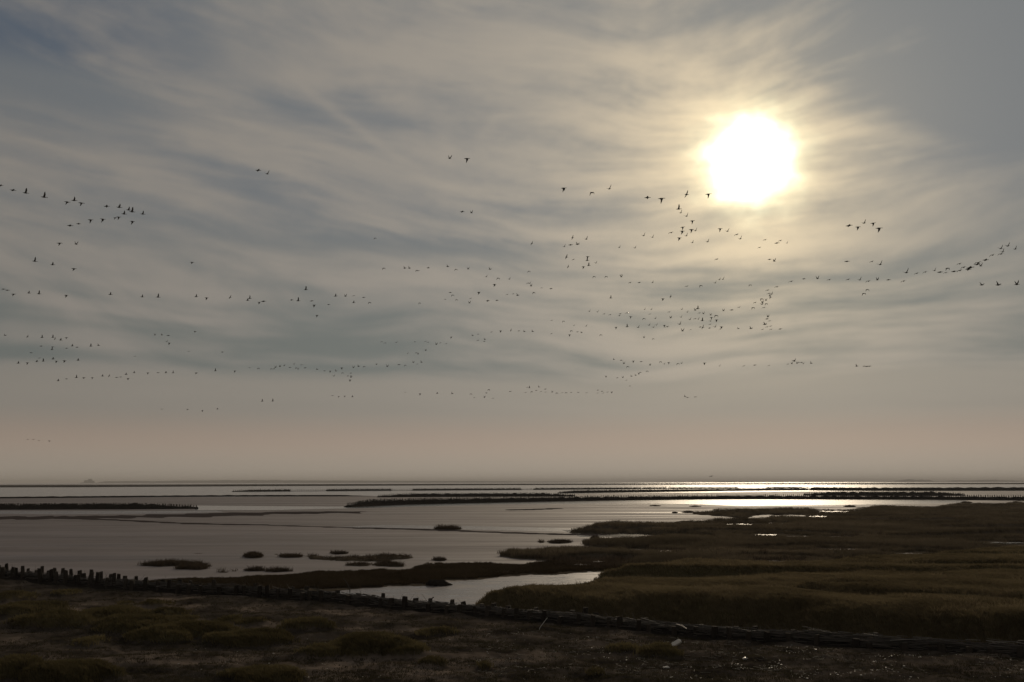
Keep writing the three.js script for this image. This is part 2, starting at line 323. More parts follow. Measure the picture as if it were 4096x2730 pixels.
const outer = marsh('salt_marsh', 'brown salt marsh with ragged tongues beyond the green meadow', [
  [0.2, [[2306, 2114], [2397, 2106], [2514, 2102], [2701, 2094], [2795, 2087], [2911, 2082], [2980, 2078], [3030, 2074], [2990, 2070], [2860, 2056], [2780, 2050], [2972, 2041], [3140, 2036], [3280, 2039], [3377, 2043], [3489, 2026], [3699, 2032], [3792, 2022], [3931, 2020], [4096, 2013], [4700, 2004], [4700, 2160], [4096, 2200], [3600, 2235], [3000, 2270], [2600, 2286], [2470, 2264], [2240, 2238], [2147, 2229], [2018, 2214], [2030, 2202], [2089, 2194], [2178, 2195], [2268, 2196], [2424, 2198], [2460, 2206], [2700, 2206], [2560, 2190], [2491, 2183], [2357, 2176], [2360, 2164], [2401, 2157], [2495, 2158], [2549, 2158], [2602, 2146], [2669, 2147], [2906, 2147], [2915, 2138], [2560, 2128], [2306, 2121]]],
], { pools: true, height: 0.26, slope: 0.8, rag: 2.4, scale: 2.6, da: 0.0011, dr: 0.8, holes: [[[3005, 2060], [3110, 2054], [3233, 2056], [3240, 2066], [3120, 2072], [3005, 2080]], [[3030, 2086], [3130, 2083], [3149, 2090], [3100, 2101], [3050, 2098]], [[3230, 2070], [3290, 2074], [3240, 2077]], [[3270, 2058], [3370, 2044], [3380, 2050], [3290, 2060]], [[3915, 2168], [4200, 2174], [4200, 2178], [3920, 2171]]], bumps: (x, z) => 0.9 * terrace(x * 0.6 + 40, z * 0.6) + 0.04 * fbm(x * 0.5, z * 0.4, 3) }, brown);
const strand = marsh('salt_marsh', 'low dark muddy marsh strip between the open mud and the creek', [
  [0.05, [[700, 2312], [1000, 2300], [1286, 2284], [1415, 2284], [1491, 2276], [1620, 2270], [1740, 2250], [1834, 2241], [1959, 2249], [2049, 2252], [2112, 2246], [2240, 2236], [2460, 2260], [2460, 2284], [2200, 2296], [2000, 2304], [1750, 2332], [1500, 2350], [1200, 2372], [900, 2368], [600, 2352], [450, 2340], [500, 2322]]],
], { pools: true, height: 0.09, slope: 1.2, rag: 2.2, scale: 1.6, da: 0.0012, dr: 0.6, bumps: (x, z) => 0.06 * fbm(x * 0.25, z * 0.3, 4) }, brown);

// islets of marsh standing in the mud: outlines as ellipses [x, y, half width, half depth] in the photograph
function islet(label, list, height, rag, slope = 0.35) {
  return marsh('marsh_islet', label, list.map(([x, y, a, b]) => [0.0, [...Array(18).keys()].map((i) => { const t = i / 18 * 2 * Math.PI; return [x + a * Math.cos(t), y + b * Math.sin(t)]; })]), { height, slope, rag, scale: 1.3, da: 0.0005, dr: 0.3, bumps: (x, z) => 0.05 * fbm(x * 0.8, z * 0.8, 3) }, brown);
}
const ISLETS = [
  ['dark rounded marsh islet left of the long islet', [[1010, 2226, 44, 7]], 0.34, 0.3],
  ['small dark lump right of the rounded islet', [[1106, 2217, 11, 2]], 0.12, 0.15],
  ['low flat islet beside the small dark lump', [[1160, 2227, 55, 4]], 0.2, 0.3],
  ['long ragged marsh islet at the middle of the flats', [[1256, 2230, 28, 6], [1400, 2236, 130, 6], [1560, 2232, 100, 8], [1500, 2242, 90, 5]], 0.26, 0.5],
  ['thin islet just behind the long ragged one', [[1358, 2214, 48, 3.4]], 0.16, 0.2],
  ['low islet in front of the long ragged one', [[1435, 2260, 46, 5], [1550, 2260, 62, 7]], 0.18, 0.4],
  ['small islet near the tip of the brown marsh strip', [[1764, 2240, 30, 5]], 0.16, 0.3],
  ['lone tuft islet on the open mud at centre', [[1792, 2116, 58, 4]], 0.12, 0.3],
  ['reedy islet at the left before the near groyne', [[690, 2260, 120, 6], [740, 2275, 70, 3], [536, 2257, 14, 3], [800, 2266, 40, 3], [590, 2260, 40, 3]], 0.13, 0.7],
  ['second reedy islet right of the first', [[885, 2288, 30, 3], [940, 2284, 26, 3], [1020, 2282, 50, 4], [1110, 2284, 60, 4]], 0.1, 0.5],
  ['thin dark streak of marsh above the reedy islet', [[794, 2213, 30, 1.8]], 0.07, 0.1],
  ['pair of dark knobs off the left tip of the marsh', [[2163, 2168, 17, 4], [2240, 2170, 48, 4.5]], 0.24, 0.2],
  ['dark knob at the tip of the marsh tongue', [[2381, 2156, 14, 5]], 0.42, 0.1],
  ['little islet beyond the marsh fringe near the bright water', [[3400, 2027, 24, 2.2]], 0.3, 0.3],
  ['low islet near the bright water under the sun', [[2750, 2050, 26, 2.4]], 0.22, 0.4],
  ['low ragged islet right of centre under the sun', [[2850, 2054, 62, 2.4]], 0.18, 0.5],
  ['speck of marsh left of the low islet under the sun', [[2700, 2052, 9, 1.6]], 0.2, 0.2],
  ['flat dark streak on the bright mud below the far groyne', [[2622, 2024, 26, 1.2]], 0.1, 0.3],
  ['second flat dark streak right of the first', [[2782, 2027, 30, 1.2]], 0.1, 0.3],
  ['ragged tuft islet among the bright pools, left one', [[3030, 2060, 16, 2]], 0.24, 0.4],
  ['ragged tuft islet among the bright pools, middle one', [[3110, 2059, 24, 2]], 0.24, 0.4],
  ['ragged tuft islet among the bright pools, right one', [[3196, 2058, 18, 2]], 0.24, 0.4],
  ['small islet by the far right marsh edge', [[3862, 2011, 24, 2.2]], 0.3, 0.4],
].map((a) => islet(a[0], a[1], a[2] * 0.55, a[3] * 1.9));

// ------------------------------------------------------------------ foreshore in front of the near groyne
const MOUND = [[29, 2416, 70, .2], [98, 2470, 120, .22], [245, 2512, 125, .22], [460, 2480, 105, .2], [535, 2530, 150, .24], [736, 2562, 160, .24], [1026, 2586, 130, .2], [67, 2712, 110, .25], [290, 2740, 140, .25], [522, 2438, 26, .1], [620, 2440, 42, .12], [696, 2474, 60, .14], [888, 2506, 42, .12], [1013, 2512, 32, .1], [250, 2392, 36, .1], [696, 2512, 50, .13], [1219, 2532, 58, .16], [1468, 2614, 150, .26], [1285, 2638, 62, .13], [1611, 2634, 62, .12], [1714, 2684, 36, .1], [1928, 2688, 26, .08], [2473, 2616, 48, .1], [2640, 2640, 60, .14], [2370, 2724, 34, .08], [1050, 2740, 120, .12], [330, 2590, 60, .08], [1750, 2560, 60, .06]]
  .map(([x, y, hw, h]) => { const p = at(x, y), q = at(x + hw, y); return { x: p.x, z: p.z, r: q.distanceTo(p), h: h }; });
function moundAt(x, z) {
  let s = 0;
  const wx = x + 0.75 * fbm(x * 0.6, z * 0.7, 3), wz = z + 0.6 * fbm(x * 0.6 + 9, z * 0.7, 3);
  for (const m of MOUND) { const dx = (wx - m.x) / m.r, dz = (wz - m.z) / (m.r * 0.75 + 0.12), q = dx * dx + dz * dz; if (q < 2.2) s = Math.max(s, 1.15 * m.h * smooth(2.2, 0.1, q)); }
  return s;
}
const groyneXZ = groyneLine.getSpacedPoints(200);
const foreshoreOutline = [...groyneXZ.map((p) => p.clone().add(V(0.1, -0.35))), V(40, -6), V(-60, -6)];
const foreshore = (() => {
  const height = (x, z) => {
    const left = smooth(4, -8, x + z * 0.1);
    return 0.01 + moundAt(x, z) + Math.max(0.006, 0.10 + 0.08 * fbm(x * 0.35, z * 0.45, 3) + 0.08 * fbm(x * 1.1, z * 1.5, 3) + 0.015 * fbm(x * 4.1, z * 4.6, 2));
  };
  const pos = [], col = [], idx = [], da = 0.0011, a0 = -0.62, na = Math.ceil(1.24 / da), rows = [];
  for (let r = 12; r < 62; r += 0.62 * r * r / 4020 + 0.01) rows.push(r);
  const okay = [];
  rows.forEach((r, j) => {
    for (let i = 0; i <= na; i++) {
      const a = a0 + i * da, x = Math.sin(a) * r, z = -Math.cos(a) * r, d = distanceIn2(x, z), y = d > 0 ? height(x, z) : -0.3;
      okay.push(d > -0.5);
      const g = smooth(0.045, 0.1, moundAt(x, z) + 0.02 * fbm(x * 2, z * 2, 2)), n = fbm(x * 0.9, z * 0.9, 4), s = fbm(x * 6, z * 6, 3), gr = grassy(x, z);
      const right = smooth(-4, 6, x);
      const bare = smooth(-0.1, 0.35, fbm(x * 0.22 + 2, z * 0.33 + 1, 3) + 0.25 * n) * (1 - 0.7 * right), k = Math.max(0.25, 1 + 1.1 * n + 0.45 * s);
      const mud = [mix(0.052, 0.11, bare) * k, mix(0.043, 0.088, bare) * k, mix(0.035, 0.071, bare) * k];
      pos.push(x, y, z); col.push(mix(mud[0], gr[0], g), mix(mud[1], gr[1], g), mix(mud[2], gr[2], g));
    }
  });
  for (let j = 1; j < rows.length; j++) for (let i = 0; i < na; i++) { const A = (j - 1) * (na + 1) + i, B = A + na + 1; if (okay[A] && okay[B] && okay[A + 1] && okay[B + 1]) idx.push(A, A + 1, B, A + 1, B + 1, B); }
  const g = new THREE.BufferGeometry();
  g.setAttribute('position', new THREE.Float32BufferAttribute(pos, 3));
  g.setAttribute('color', new THREE.Float32BufferAttribute(col, 3));
  g.setIndex(idx);
  g.computeVertexNormals();
  structure('foreshore', 'dark muddy foreshore with grassy hummocks before the near groyne', g, new THREE.MeshPhysicalMaterial({ vertexColors: true, roughness: 1, specularIntensity: 0 }));
  return { height };
  function distanceIn2(x, z) {   // signed: in front of the groyne line
    let best = 1e9, side = 0;
    for (let k = 1; k < groyneXZ.length; k++) { const p = groyneXZ[k], q = groyneXZ[k - 1], dd = (p.x - x) ** 2 + (p.z - z) ** 2; if (dd < best) { best = dd; side = (p.x - q.x) * (z - q.z) - (p.z - q.z) * (x - q.x); } }
    return side > 0 ? Math.sqrt(best) + 0.4 : 0.4 - Math.sqrt(best);
  }
})();
function groundAt(x, z) {
  let y = 0;
  for (const g of grounds) { const a = Math.atan2(x, -z), r = Math.hypot(x, z); if (a >= g.a0 && a <= g.a1 && r >= g.r0 && r <= g.r1) y = Math.max(y, g.height(x, z)); }
  return y;
}
function beforeGroyne(x, z) {
  let best = 1e9, side = 0;
  for (let k = 1; k < groyneXZ.length; k++) { const p = groyneXZ[k], q = groyneXZ[k - 1], dd = (p.x - x) ** 2 + (p.z - z) ** 2; if (dd < best) { best = dd; side = (p.x - q.x) * (z - q.z) - (p.z - q.z) * (x - q.x); } }
  return Math.sign(side) * Math.sqrt(best);
}

// ------------------------------------------------------------------ grass
function tuft(blades, height, spread, width, lean, seed) {
  const r = rng(seed), pos = [], idx = [];
  for (let b = 0; b < blades; b++) {
    const a = r() * 6.283, d = Math.sqrt(r()) * spread, x = Math.cos(a) * d, z = Math.sin(a) * d, h = height * (0.5 + 0.6 * r()), t = r() * 6.283, l = lean * h * (0.3 + r()), w = width * (0.7 + 0.6 * r()), f = r() * 6.283;
    const cx = Math.cos(f) * w / 2, cz = Math.sin(f) * w / 2, n = pos.length / 3;
    pos.push(x - cx, -0.02, z - cz, x + cx, -0.02, z + cz);
    const mx = x + Math.cos(t) * l * 0.35, mz = z + Math.sin(t) * l * 0.35;
    pos.push(mx - cx * 0.8, h * 0.6, mz - cz * 0.8, mx + cx * 0.8, h * 0.6, mz + cz * 0.8, x + Math.cos(t) * l, h, z + Math.sin(t) * l);
    idx.push(n, n + 1, n + 2, n + 1, n + 3, n + 2, n + 2, n + 3, n + 4);
  }
  const g = new THREE.BufferGeometry();
  g.setAttribute('position', new THREE.Float32BufferAttribute(pos, 3));
  g.setIndex(idx);
  g.computeVertexNormals();
  return g;
}
function scatter(name, label, geometry, places, color, material = M.blade) {
  const m = new THREE.InstancedMesh(geometry, material, places.length), q = new THREE.Object3D(), c = new THREE.Color();
  places.forEach(([x, y, z, s, turn, sy = s], i) => {
    q.position.set(x, y, z); q.rotation.set(0, turn, 0); q.scale.set(s, sy, s); q.updateMatrix(); m.setMatrixAt(i, q.matrix);
    c.setRGB(...color(x, z, i)); m.setColorAt(i, c);
  });
  m.name = numbered(name); m.castShadow = m.receiveShadow = true;
  scene.add(m);
  return tag(m, label, null, null, 'stuff');
}
function places(area, count, seed, min, keep) {     // evenly over the picture of an area: farther ground gets fewer, larger tufts
  const r = rng(seed), out = [];
  for (let i = 0; i < count * 6 && out.length < count; i++) {
    const a = mix(area.a0, area.a1, r()), u = r(), R = 1 / mix(1 / area.r1, 1 / area.r0, u), x = Math.sin(a) * R, z = -Math.cos(a) * R, y = area.height(x, z);
    if (y > min && (!keep || keep(x, z, y, r))) out.push([x, y, z, R, r() * 6.283, r()]);
  }
  return out;
}
const tint = (base, n, f) => (x, z, i) => { const k = 1 + n * fbm(x * f, z * f, 3) + 0.35 * (((i * 7919) % 97) / 97 - 0.5); return base.map((v) => v * Math.max(0.3, k)); };
{
  const short = tuft(9, 0.075, 0.09, 0.012, 0.8, 3), mid = tuft(9, 0.2, 0.14, 0.016, 0.6, 4), tall = tuft(10, 0.42, 0.22, 0.02, 0.45, 5);
  const size = (list, base, grow) => list.map(([x, y, z, R, t, k]) => [x, y, z, Math.max(0.8, R / base) * (0.7 + 0.6 * k), t, grow * (0.6 + 0.8 * k)]);
  scatter('meadow_grass', 'short grazed grass of the salt meadow', short, size(places(meadow, 110000, 1, 0.08), 28, 1), tint([0.155, 0.124, 0.072], 0.8, 0.3));
  scatter('hummock_grass', 'short grass growing on the foreshore hummocks', short, size(places({ a0: -0.56, a1: 0.56, r0: 13, r1: 48, height: foreshore.height }, 70000, 2, 0.0, (x, z, y, r) => moundAt(x, z) > 0.03 + 0.13 * r() * r() && beforeGroyne(x, z) > 0.2), 22, 0.9), tint([0.105, 0.086, 0.044], 0.7, 0.8));
  scatter('ground_plants', 'low dark plants creeping over the foreshore mud', short, size(places({ a0: -0.56, a1: 0.56, r0: 13, r1: 48, height: foreshore.height }, 42000, 7, -0.2, (x, z, y, r) => beforeGroyne(x, z) > 0.3 && fbm(x * 0.5 + 31, z * 0.7, 3) + 0.7 * r() > 0.25), 30, 0.45), tint([0.05, 0.043, 0.027], 0.6, 0.8));
  scatter('marsh_grass', 'brown cordgrass covering the outer marsh', mid, size(places(outer, 70000, 3, 0.06, (x, z) => !inPool(x, z, 0.2 + 0.028 * Math.hypot(x, z) * (0.6 + fbm(x * 0.7, z * 0.7, 2)))), 75, 1), tint([0.12, 0.098, 0.068], 0.85, 0.12));
  scatter('marsh_grass', 'sparse dark plants on the muddy marsh strip', short, size(places(strand, 26000, 4, 0.02, (x, z, y, r) => fbm(x * 0.2, z * 0.2, 3) + r() * 0.5 > 0.1 && !inPool(x, z, 0.3)), 40, 1.1), tint([0.05, 0.038, 0.025], 0.4, 0.3));
  scatter('meadow_stems', 'scattered taller dead stems standing in the meadow turf', tall, places(meadow, 3200, 17, 0.52, (x, z) => fbm(x * 0.3 + 8, z * 0.3, 3) > 0.02).map(([x, y, z, R, t, k]) => [x, y, z, 0.7, t, 0.2 + 0.3 * k * k]), tint([0.19, 0.15, 0.09], 0.5, 0.4));  // stem tint lightened so the backlit glow of the tips is in the colour
  const fringe = [];
  const r = rng(8);
  for (const g of [outer, ...ISLETS]) {
    const n = g === outer ? 2600 : 260;
    for (const [x, y, z, R, t, k] of places(g, n, 90 + n, 0.015, (xx, zz, yy, rr) => g !== outer || yy < 0.2 || fbm(xx * 0.12, zz * 0.12, 2) > 0.25)) fringe.push([x, y, z, 1, t, g === outer ? 0.3 + 0.55 * k * k : 0.08 + 0.42 * k * k * k]);
  }
  for (const [g, n, h] of [[ISLETS[7], 260, 0.95], [ISLETS[8], 420, 0.6], [ISLETS[9], 300, 0.55]]) for (const [x, y, z, R, t, k] of places(g, n, 300 + n, 0.0)) fringe.push([x, y, z, 0.9, t, h * (0.3 + 0.8 * k * k)]);
  scatter('reed_fringe', 'taller ragged grass along the marsh edges and islets', tall, fringe, tint([0.065, 0.05, 0.037], 0.4, 0.3));
}

// ------------------------------------------------------------------ groynes of posts and brushwood
function stickGeometry(a, b, r0, r1, sides, color) {
  const d = b.clone().sub(a), len = d.length(), g = new THREE.CylinderGeometry(r1, r0, len, sides, 1);
  g.applyQuaternion(new THREE.Quaternion().setFromUnitVectors(new THREE.Vector3(0, 1, 0), d.normalize()));
  g.translate((a.x + b.x) / 2, (a.y + b.y) / 2, (a.z + b.z) / 2);
  if (color) { const n = g.attributes.position.count, c = new Float32Array(n * 3); for (let i = 0; i < n; i++) c.set(color, i * 3); g.setAttribute('color', new THREE.BufferAttribute(c, 3)); }
  g.deleteAttribute('uv');
  return g;
}
function postGeometry(radius, seed) {       // one metre of weathered round stake, uneven, with a chamfered and split head
  const r = rng(seed), g = new THREE.CylinderGeometry(1, 1, 1, 9, 5), p = g.attributes.position;
  g.translate(0, 0.5, 0);
  for (let i = 0; i < p.count; i++) {
    const x = p.getX(i), y = p.getY(i), z = p.getZ(i), a = Math.atan2(z, x), k = radius * (1 + 0.09 * Math.sin(a * 2 + seed) + 0.06 * Math.sin(a * 5 + seed * 2) - 0.1 * y) * (y > 0.95 ? 0.86 : 1);
    p.setXYZ(i, x * k + 0.02 * Math.sin(y * 3 + seed) * y, y + (y > 0.95 ? 0.035 * x * (r() > 0 ? Math.sin(seed * 3) : 1) : 0), z * k);
  }
  g.computeVertexNormals();
  return g;
}
const postShapes = [1, 2, 3, 4, 5].map((s) => postGeometry(0.075, s)), farPost = [1, 2, 3].map((s) => { const g = new THREE.CylinderGeometry(0.06, 0.07, 1, 6); g.translate(0, 0.5, 0); return g; });

// near groyne
{
  const total = groyneLine.getLength(), groyne = thing('brushwood_groyne', 'long dark near groyne of stakes and brushwood crossing the whole foreground', 'groyne', groyneLine.getPointAt(0.5)), o = groyne.position, r = rng(12);
  const mats = [0.045, 0.035, 0.055].map((k) => new THREE.MeshPhysicalMaterial({ color: new THREE.Color().setRGB(k, k * 0.84, k * 0.7), roughness: 1, specularIntensity: 0.1 }));
  const step = 0.5, rise = (p) => { const far = clamp((p.length() - 20) / 22); return mix(0.3, 0.6, far); };
  let count = 0;
  for (let row = 0; row < 2; row++) for (let s = 2; s < total - 1; s += step) {
    const t = (s + (r() - 0.5) * 0.26) / total, p = groyneLine.getPointAt(clamp(t)), d = groyneLine.getTangentAt(clamp(t)), a = Math.atan2(p.x, -p.z);
    if (Math.abs(a) > 0.53 || count >= 300 || r() < 0.07) continue;
    const off = (row ? -0.28 : 0.28) + (r() - 0.5) * 0.06, y = 0, h = rise(p) * (0.84 + 0.36 * r() + (r() < 0.03 ? 0.3 : 0)) * (row ? 0.98 : 1) * (p.x > 7 ? 0.75 : p.x > -13 ? 0.86 : 1) + 0.25;
    const m = mesh('post', postShapes[Math.floor(r() * 5)], mats[Math.floor(r() * 3)], groyne);
    m.position.set(p.x - d.z * off - o.x, y - 0.25, p.z + d.x * off - o.z);
    m.rotation.set((r() - 0.5) * 0.24, r() * 6.28, (r() - 0.5) * 0.24);
    const k = 0.98 + 0.4 * r();
    m.scale.set(k, h, k);
    count++;
  }
  // bundles of brushwood laid lengthways between the two rows
  const sticks = [];
  for (let i = 0; i < 6500; i++) {
    const t = r(), p = groyneLine.getPointAt(t), d = groyneLine.getTangentAt(t), top = rise(p) * (p.x > 7 ? 0.85 : p.x < -13 ? 0.68 : 0.76) + 0.09 * noise(t * 90, 2), v = Math.pow(r(), 0.6), off = (r() - 0.5) * 0.55, len = 0.35 + 1.0 * r(), y = 0.02 + top * v * (1 - 0.5 * (off / 0.4) ** 2);
    if (Math.abs(Math.atan2(p.x, -p.z)) > 0.55) continue;
    const c = new THREE.Vector3(p.x - d.z * off, y, p.z + d.x * off), q = d.clone().applyAxisAngle(new THREE.Vector3(0, 1, 0), (r() - 0.5) * 0.5);
    q.y = (r() - 0.5) * 0.22; q.multiplyScalar(len / 2);
    const k = 0.035 + 0.075 * r(), w = 0.006 + 0.011 * r();
    sticks.push(stickGeometry(c.clone().sub(q).sub(o), c.clone().add(q).sub(o), w, w * 0.5, 4, [k, k * 0.86, k * 0.72]));
  }
  for (let i = 0; i < 300; i++) {          // weathered grey rods on the crest, colour paled to paint in their gloss
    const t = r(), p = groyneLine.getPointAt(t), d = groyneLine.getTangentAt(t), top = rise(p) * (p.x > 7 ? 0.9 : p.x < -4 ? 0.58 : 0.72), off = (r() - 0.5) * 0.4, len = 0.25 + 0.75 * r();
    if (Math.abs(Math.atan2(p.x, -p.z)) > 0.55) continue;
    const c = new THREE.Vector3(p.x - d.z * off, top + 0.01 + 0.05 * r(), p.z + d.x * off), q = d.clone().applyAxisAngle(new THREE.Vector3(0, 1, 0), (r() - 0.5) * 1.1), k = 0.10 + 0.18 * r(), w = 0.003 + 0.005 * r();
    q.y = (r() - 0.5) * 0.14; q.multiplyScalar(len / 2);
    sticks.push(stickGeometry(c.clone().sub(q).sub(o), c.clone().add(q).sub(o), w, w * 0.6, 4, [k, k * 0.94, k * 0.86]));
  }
  for (let i = 0; i < 500; i++) {          // loose ends poking out
    const t = r(), p = groyneLine.getPointAt(t), off = (r() - 0.5) * 0.6, y = rise(p) * 0.8, a = p.clone().add(new THREE.Vector3(off, y * r(), off)), b = a.clone().add(new THREE.Vector3((r() - 0.5) * 0.5, 0.1 + 0.22 * r(), (r() - 0.5) * 0.5));
    sticks.push(stickGeometry(a.sub(o), b.sub(o), 0.006, 0.003, 4, [0.09, 0.075, 0.06]));
  }
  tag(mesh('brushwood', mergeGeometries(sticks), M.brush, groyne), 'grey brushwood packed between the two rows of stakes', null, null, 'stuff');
  // packed silt and straw under the brush
  const pos = [], idx = [], N = 400;
  for (let i = 0; i <= N; i++) {
    const t = i / N, p = groyneLine.getPointAt(t), d = groyneLine.getTangentAt(t), hh = rise(p) * 0.62 * (1 + 0.25 * noise(i * 0.21, 7));
    [[0.55, -0.05], [0.3, 0.5], [0.16, 0.95], [-0.16, 0.95], [-0.3, 0.5], [-0.55, -0.05]].forEach(([a, b]) => pos.push(p.x - d.z * a - o.x, b * hh, p.z + d.x * a - o.z));
    if (i) for (let j = 0; j < 5; j++) { const A = (i - 1) * 6 + j, B = i * 6 + j; idx.push(A, A + 1, B, A + 1, B + 1, B); }
  }
  const g = new THREE.BufferGeometry();
  g.setAttribute('position', new THREE.Float32BufferAttribute(pos, 3)); g.setIndex(idx); g.computeVertexNormals();
  mesh('silt_core', g, M.dark, groyne);
}
// far groynes: a bank of brush between rows of stakes
function farGroyne(label, list, height, brush, spacing, single, seed, gaps, postRise = 0.22) {
  const curve = new THREE.CatmullRomCurve3(list.map(([x, y]) => at(x, y))), total = curve.getLength(), r = rng(seed), groyne = thing('brushwood_groyne', label, 'groyne', curve.getPointAt(0.5)), o = groyne.position;
  const open = (t) => gaps && fbm(t * gaps + seed, 3, 2) > 0.12, taper = (t) => Math.min(1, 0.35 + t * total / 14, 0.35 + (1 - t) * total / 14);
  const rest = [];
  let n = 0;
  for (let s = 0.3; s < total; s += spacing) for (const row of single ? [0.35, -0.35] : [0.35]) {
    const t = clamp((s + (r() - 0.5) * 0.15 * spacing) / total), p = curve.getPointAt(t), d = curve.getTangentAt(t), h = (height + postRise * (0.6 + 0.8 * r())) * (0.5 + 0.5 * taper(t)) * (open(t) ? 0.7 : 1);
    const place = (m) => { m.position.set(p.x - d.z * row - o.x, -0.05, p.z + d.x * row - o.z); m.rotation.set((r() - 0.5) * 0.08, 0, (r() - 0.5) * 0.1); const k = (single ? 1 : 1.7) * (0.85 + 0.4 * r()); m.scale.set(k, h, k); };
    if (single && n < 300 && row > 0) { place(mesh('post', farPost[n % 3], M.post, groyne)); n++; }
    else { const m = new THREE.Object3D(); place(m); m.updateMatrix(); rest.push(farPost[0].clone().applyMatrix4(m.matrix)); }
  }
  if (rest.length) tag(mesh('stake_row', mergeGeometries(rest), M.post, groyne), 'row of thin stakes', null, null, 'stuff');
  const pos = [], idx = [], N = Math.ceil(total / 0.5);
  for (let i = 0; i <= N; i++) {
    const t = i / N, p = curve.getPointAt(t), d = curve.getTangentAt(t), hh = brush * taper(t) * (open(t) ? 0.15 : 1) * (0.9 + 0.35 * noise(i * 0.37, seed) + 0.15 * r());
    [[1.0, -0.05], [0.5, 0.7], [0.25, 1], [-0.25, 1], [-0.5, 0.7], [-1.0, -0.05]].forEach(([a, b]) => pos.push(p.x - d.z * a - o.x, b * hh, p.z + d.x * a - o.z));
    if (i) for (let j = 0; j < 5; j++) { const A = (i - 1) * 6 + j, B = i * 6 + j; idx.push(A, A + 1, B, A + 1, B + 1, B); }
  }
  const g = new THREE.BufferGeometry();
  g.setAttribute('position', new THREE.Float32BufferAttribute(pos, 3)); g.setIndex(idx); g.computeVertexNormals();
  mesh('brushwood', g, M.dark, groyne);
}
farGroyne('dark groyne of stakes at the left edge, its tip ending in the mud', [[-500, 2040], [0, 2038], [300, 2037], [600, 2036], [790, 2035]], 0.74, 0.8, 0.42, true, 21, 0, 0.22);
farGroyne('long middle groyne of evenly spaced stakes running out to the right', [[1393, 2028], [1600, 2018], [2000, 2009], [2500, 2001], [3000, 1996.5], [3500, 1998], [4096, 2001.5], [4500, 2004]], 0.74, 0.76, 0.45, true, 22, 0, 0.36);
farGroyne('short groyne just behind the left end of the long middle one', [[1510, 1989], [1900, 1987], [2300, 1985.5]], 0.85, 0.9, 0.5, false, 23, 0, 0.3);
farGroyne('thick dark groyne behind the right end of the long middle one', [[3215, 1982], [3400, 1983], [3650, 1983.5], [3857, 1983]], 1.0, 1.1, 0.5, false, 27, 0, 0.25);
farGroyne('thin far groyne starting right of centre', [[2234, 1973], [2600, 1968], [3000, 1963], [3260, 1961]], 0.8, 0.85, 0.6, false, 24, 0, 0.3);
farGroyne('farthest broken groyne of scattered stake clumps', [[930, 1967], [1500, 1963], [2000, 1960], [2600, 1956], [3240, 1953.5]], 0.9, 0.8, 0.9, false, 25, 14, 0.4);
structure('mud_bank', 'dark far bank at the right below the horizon', ridge([[3230, 1961], [3400, 1963], [3700, 1963], [4096, 1962], [4600, 1962]], 1.5, 8, 3), M.bank);

// ------------------------------------------------------------------ far land on the horizon
function land(label, list, z, seed, rough) {     // tree-lined low land: skyline [x, height in metres], 400 m thick
  const pos = [], idx = [];
  const pts = [];
  for (let i = 1; i < list.length; i++) for (let k = 0; k < 24; k++) { const t = k / 24; pts.push([mix(list[i - 1][0], list[i][0], t), mix(list[i - 1][1], list[i][1], t) * LAND / 6500]); }
  pts.forEach(([sx, h], i) => {
    const d = look(sx, 1928), x = d.x / -d.z * z, hh = h * (1 + rough * fbm(i * 0.13 + seed, 1, 3));
    pos.push(x, -1, -z + 60, x, hh * 0.8, -z + 30, x, hh, -z, x, hh * 0.7, -z - 200, x, -1, -z - 400);
    if (i) for (let j = 0; j < 4; j++) { const A = (i - 1) * 5 + j, B = i * 5 + j; idx.push(A, B, A + 1, A + 1, B, B + 1); }
  });
  const g = new THREE.BufferGeometry();
  g.setAttribute('position', new THREE.Float32BufferAttribute(pos, 3)); g.setIndex(idx); g.computeVertexNormals();
  structure('hills', label, g, M.far);
}
const LAND = 9500;
land('faint low land along the horizon at left', [[385, 2], [420, 14], [600, 15], [900, 19], [1050, 20], [1200, 17], [1500, 14], [1900, 11], [2300, 6], [2500, 1]], LAND, 2, 0.15);
land('faint low hump of land under the sun', [[2860, 1], [2900, 8], [2950, 9], [3000, 4], [3040, 1]], LAND, 5, 0.2);
land('faint wooded island on the horizon at right', [[3540, 3], [3600, 6], [3620, 15], [3645, 18], [3670, 13], [3690, 15], [3700, 10], [3715, 14], [3735, 5], [3780, 5]], LAND, 8, 0.3);
land('faint tree line on the horizon at the right edge', [[3780, 3], [3820, 11], [3870, 10], [3940, 13], [3980, 14], [4010, 12], [4060, 9], [4200, 8]], LAND, 11, 0.25);
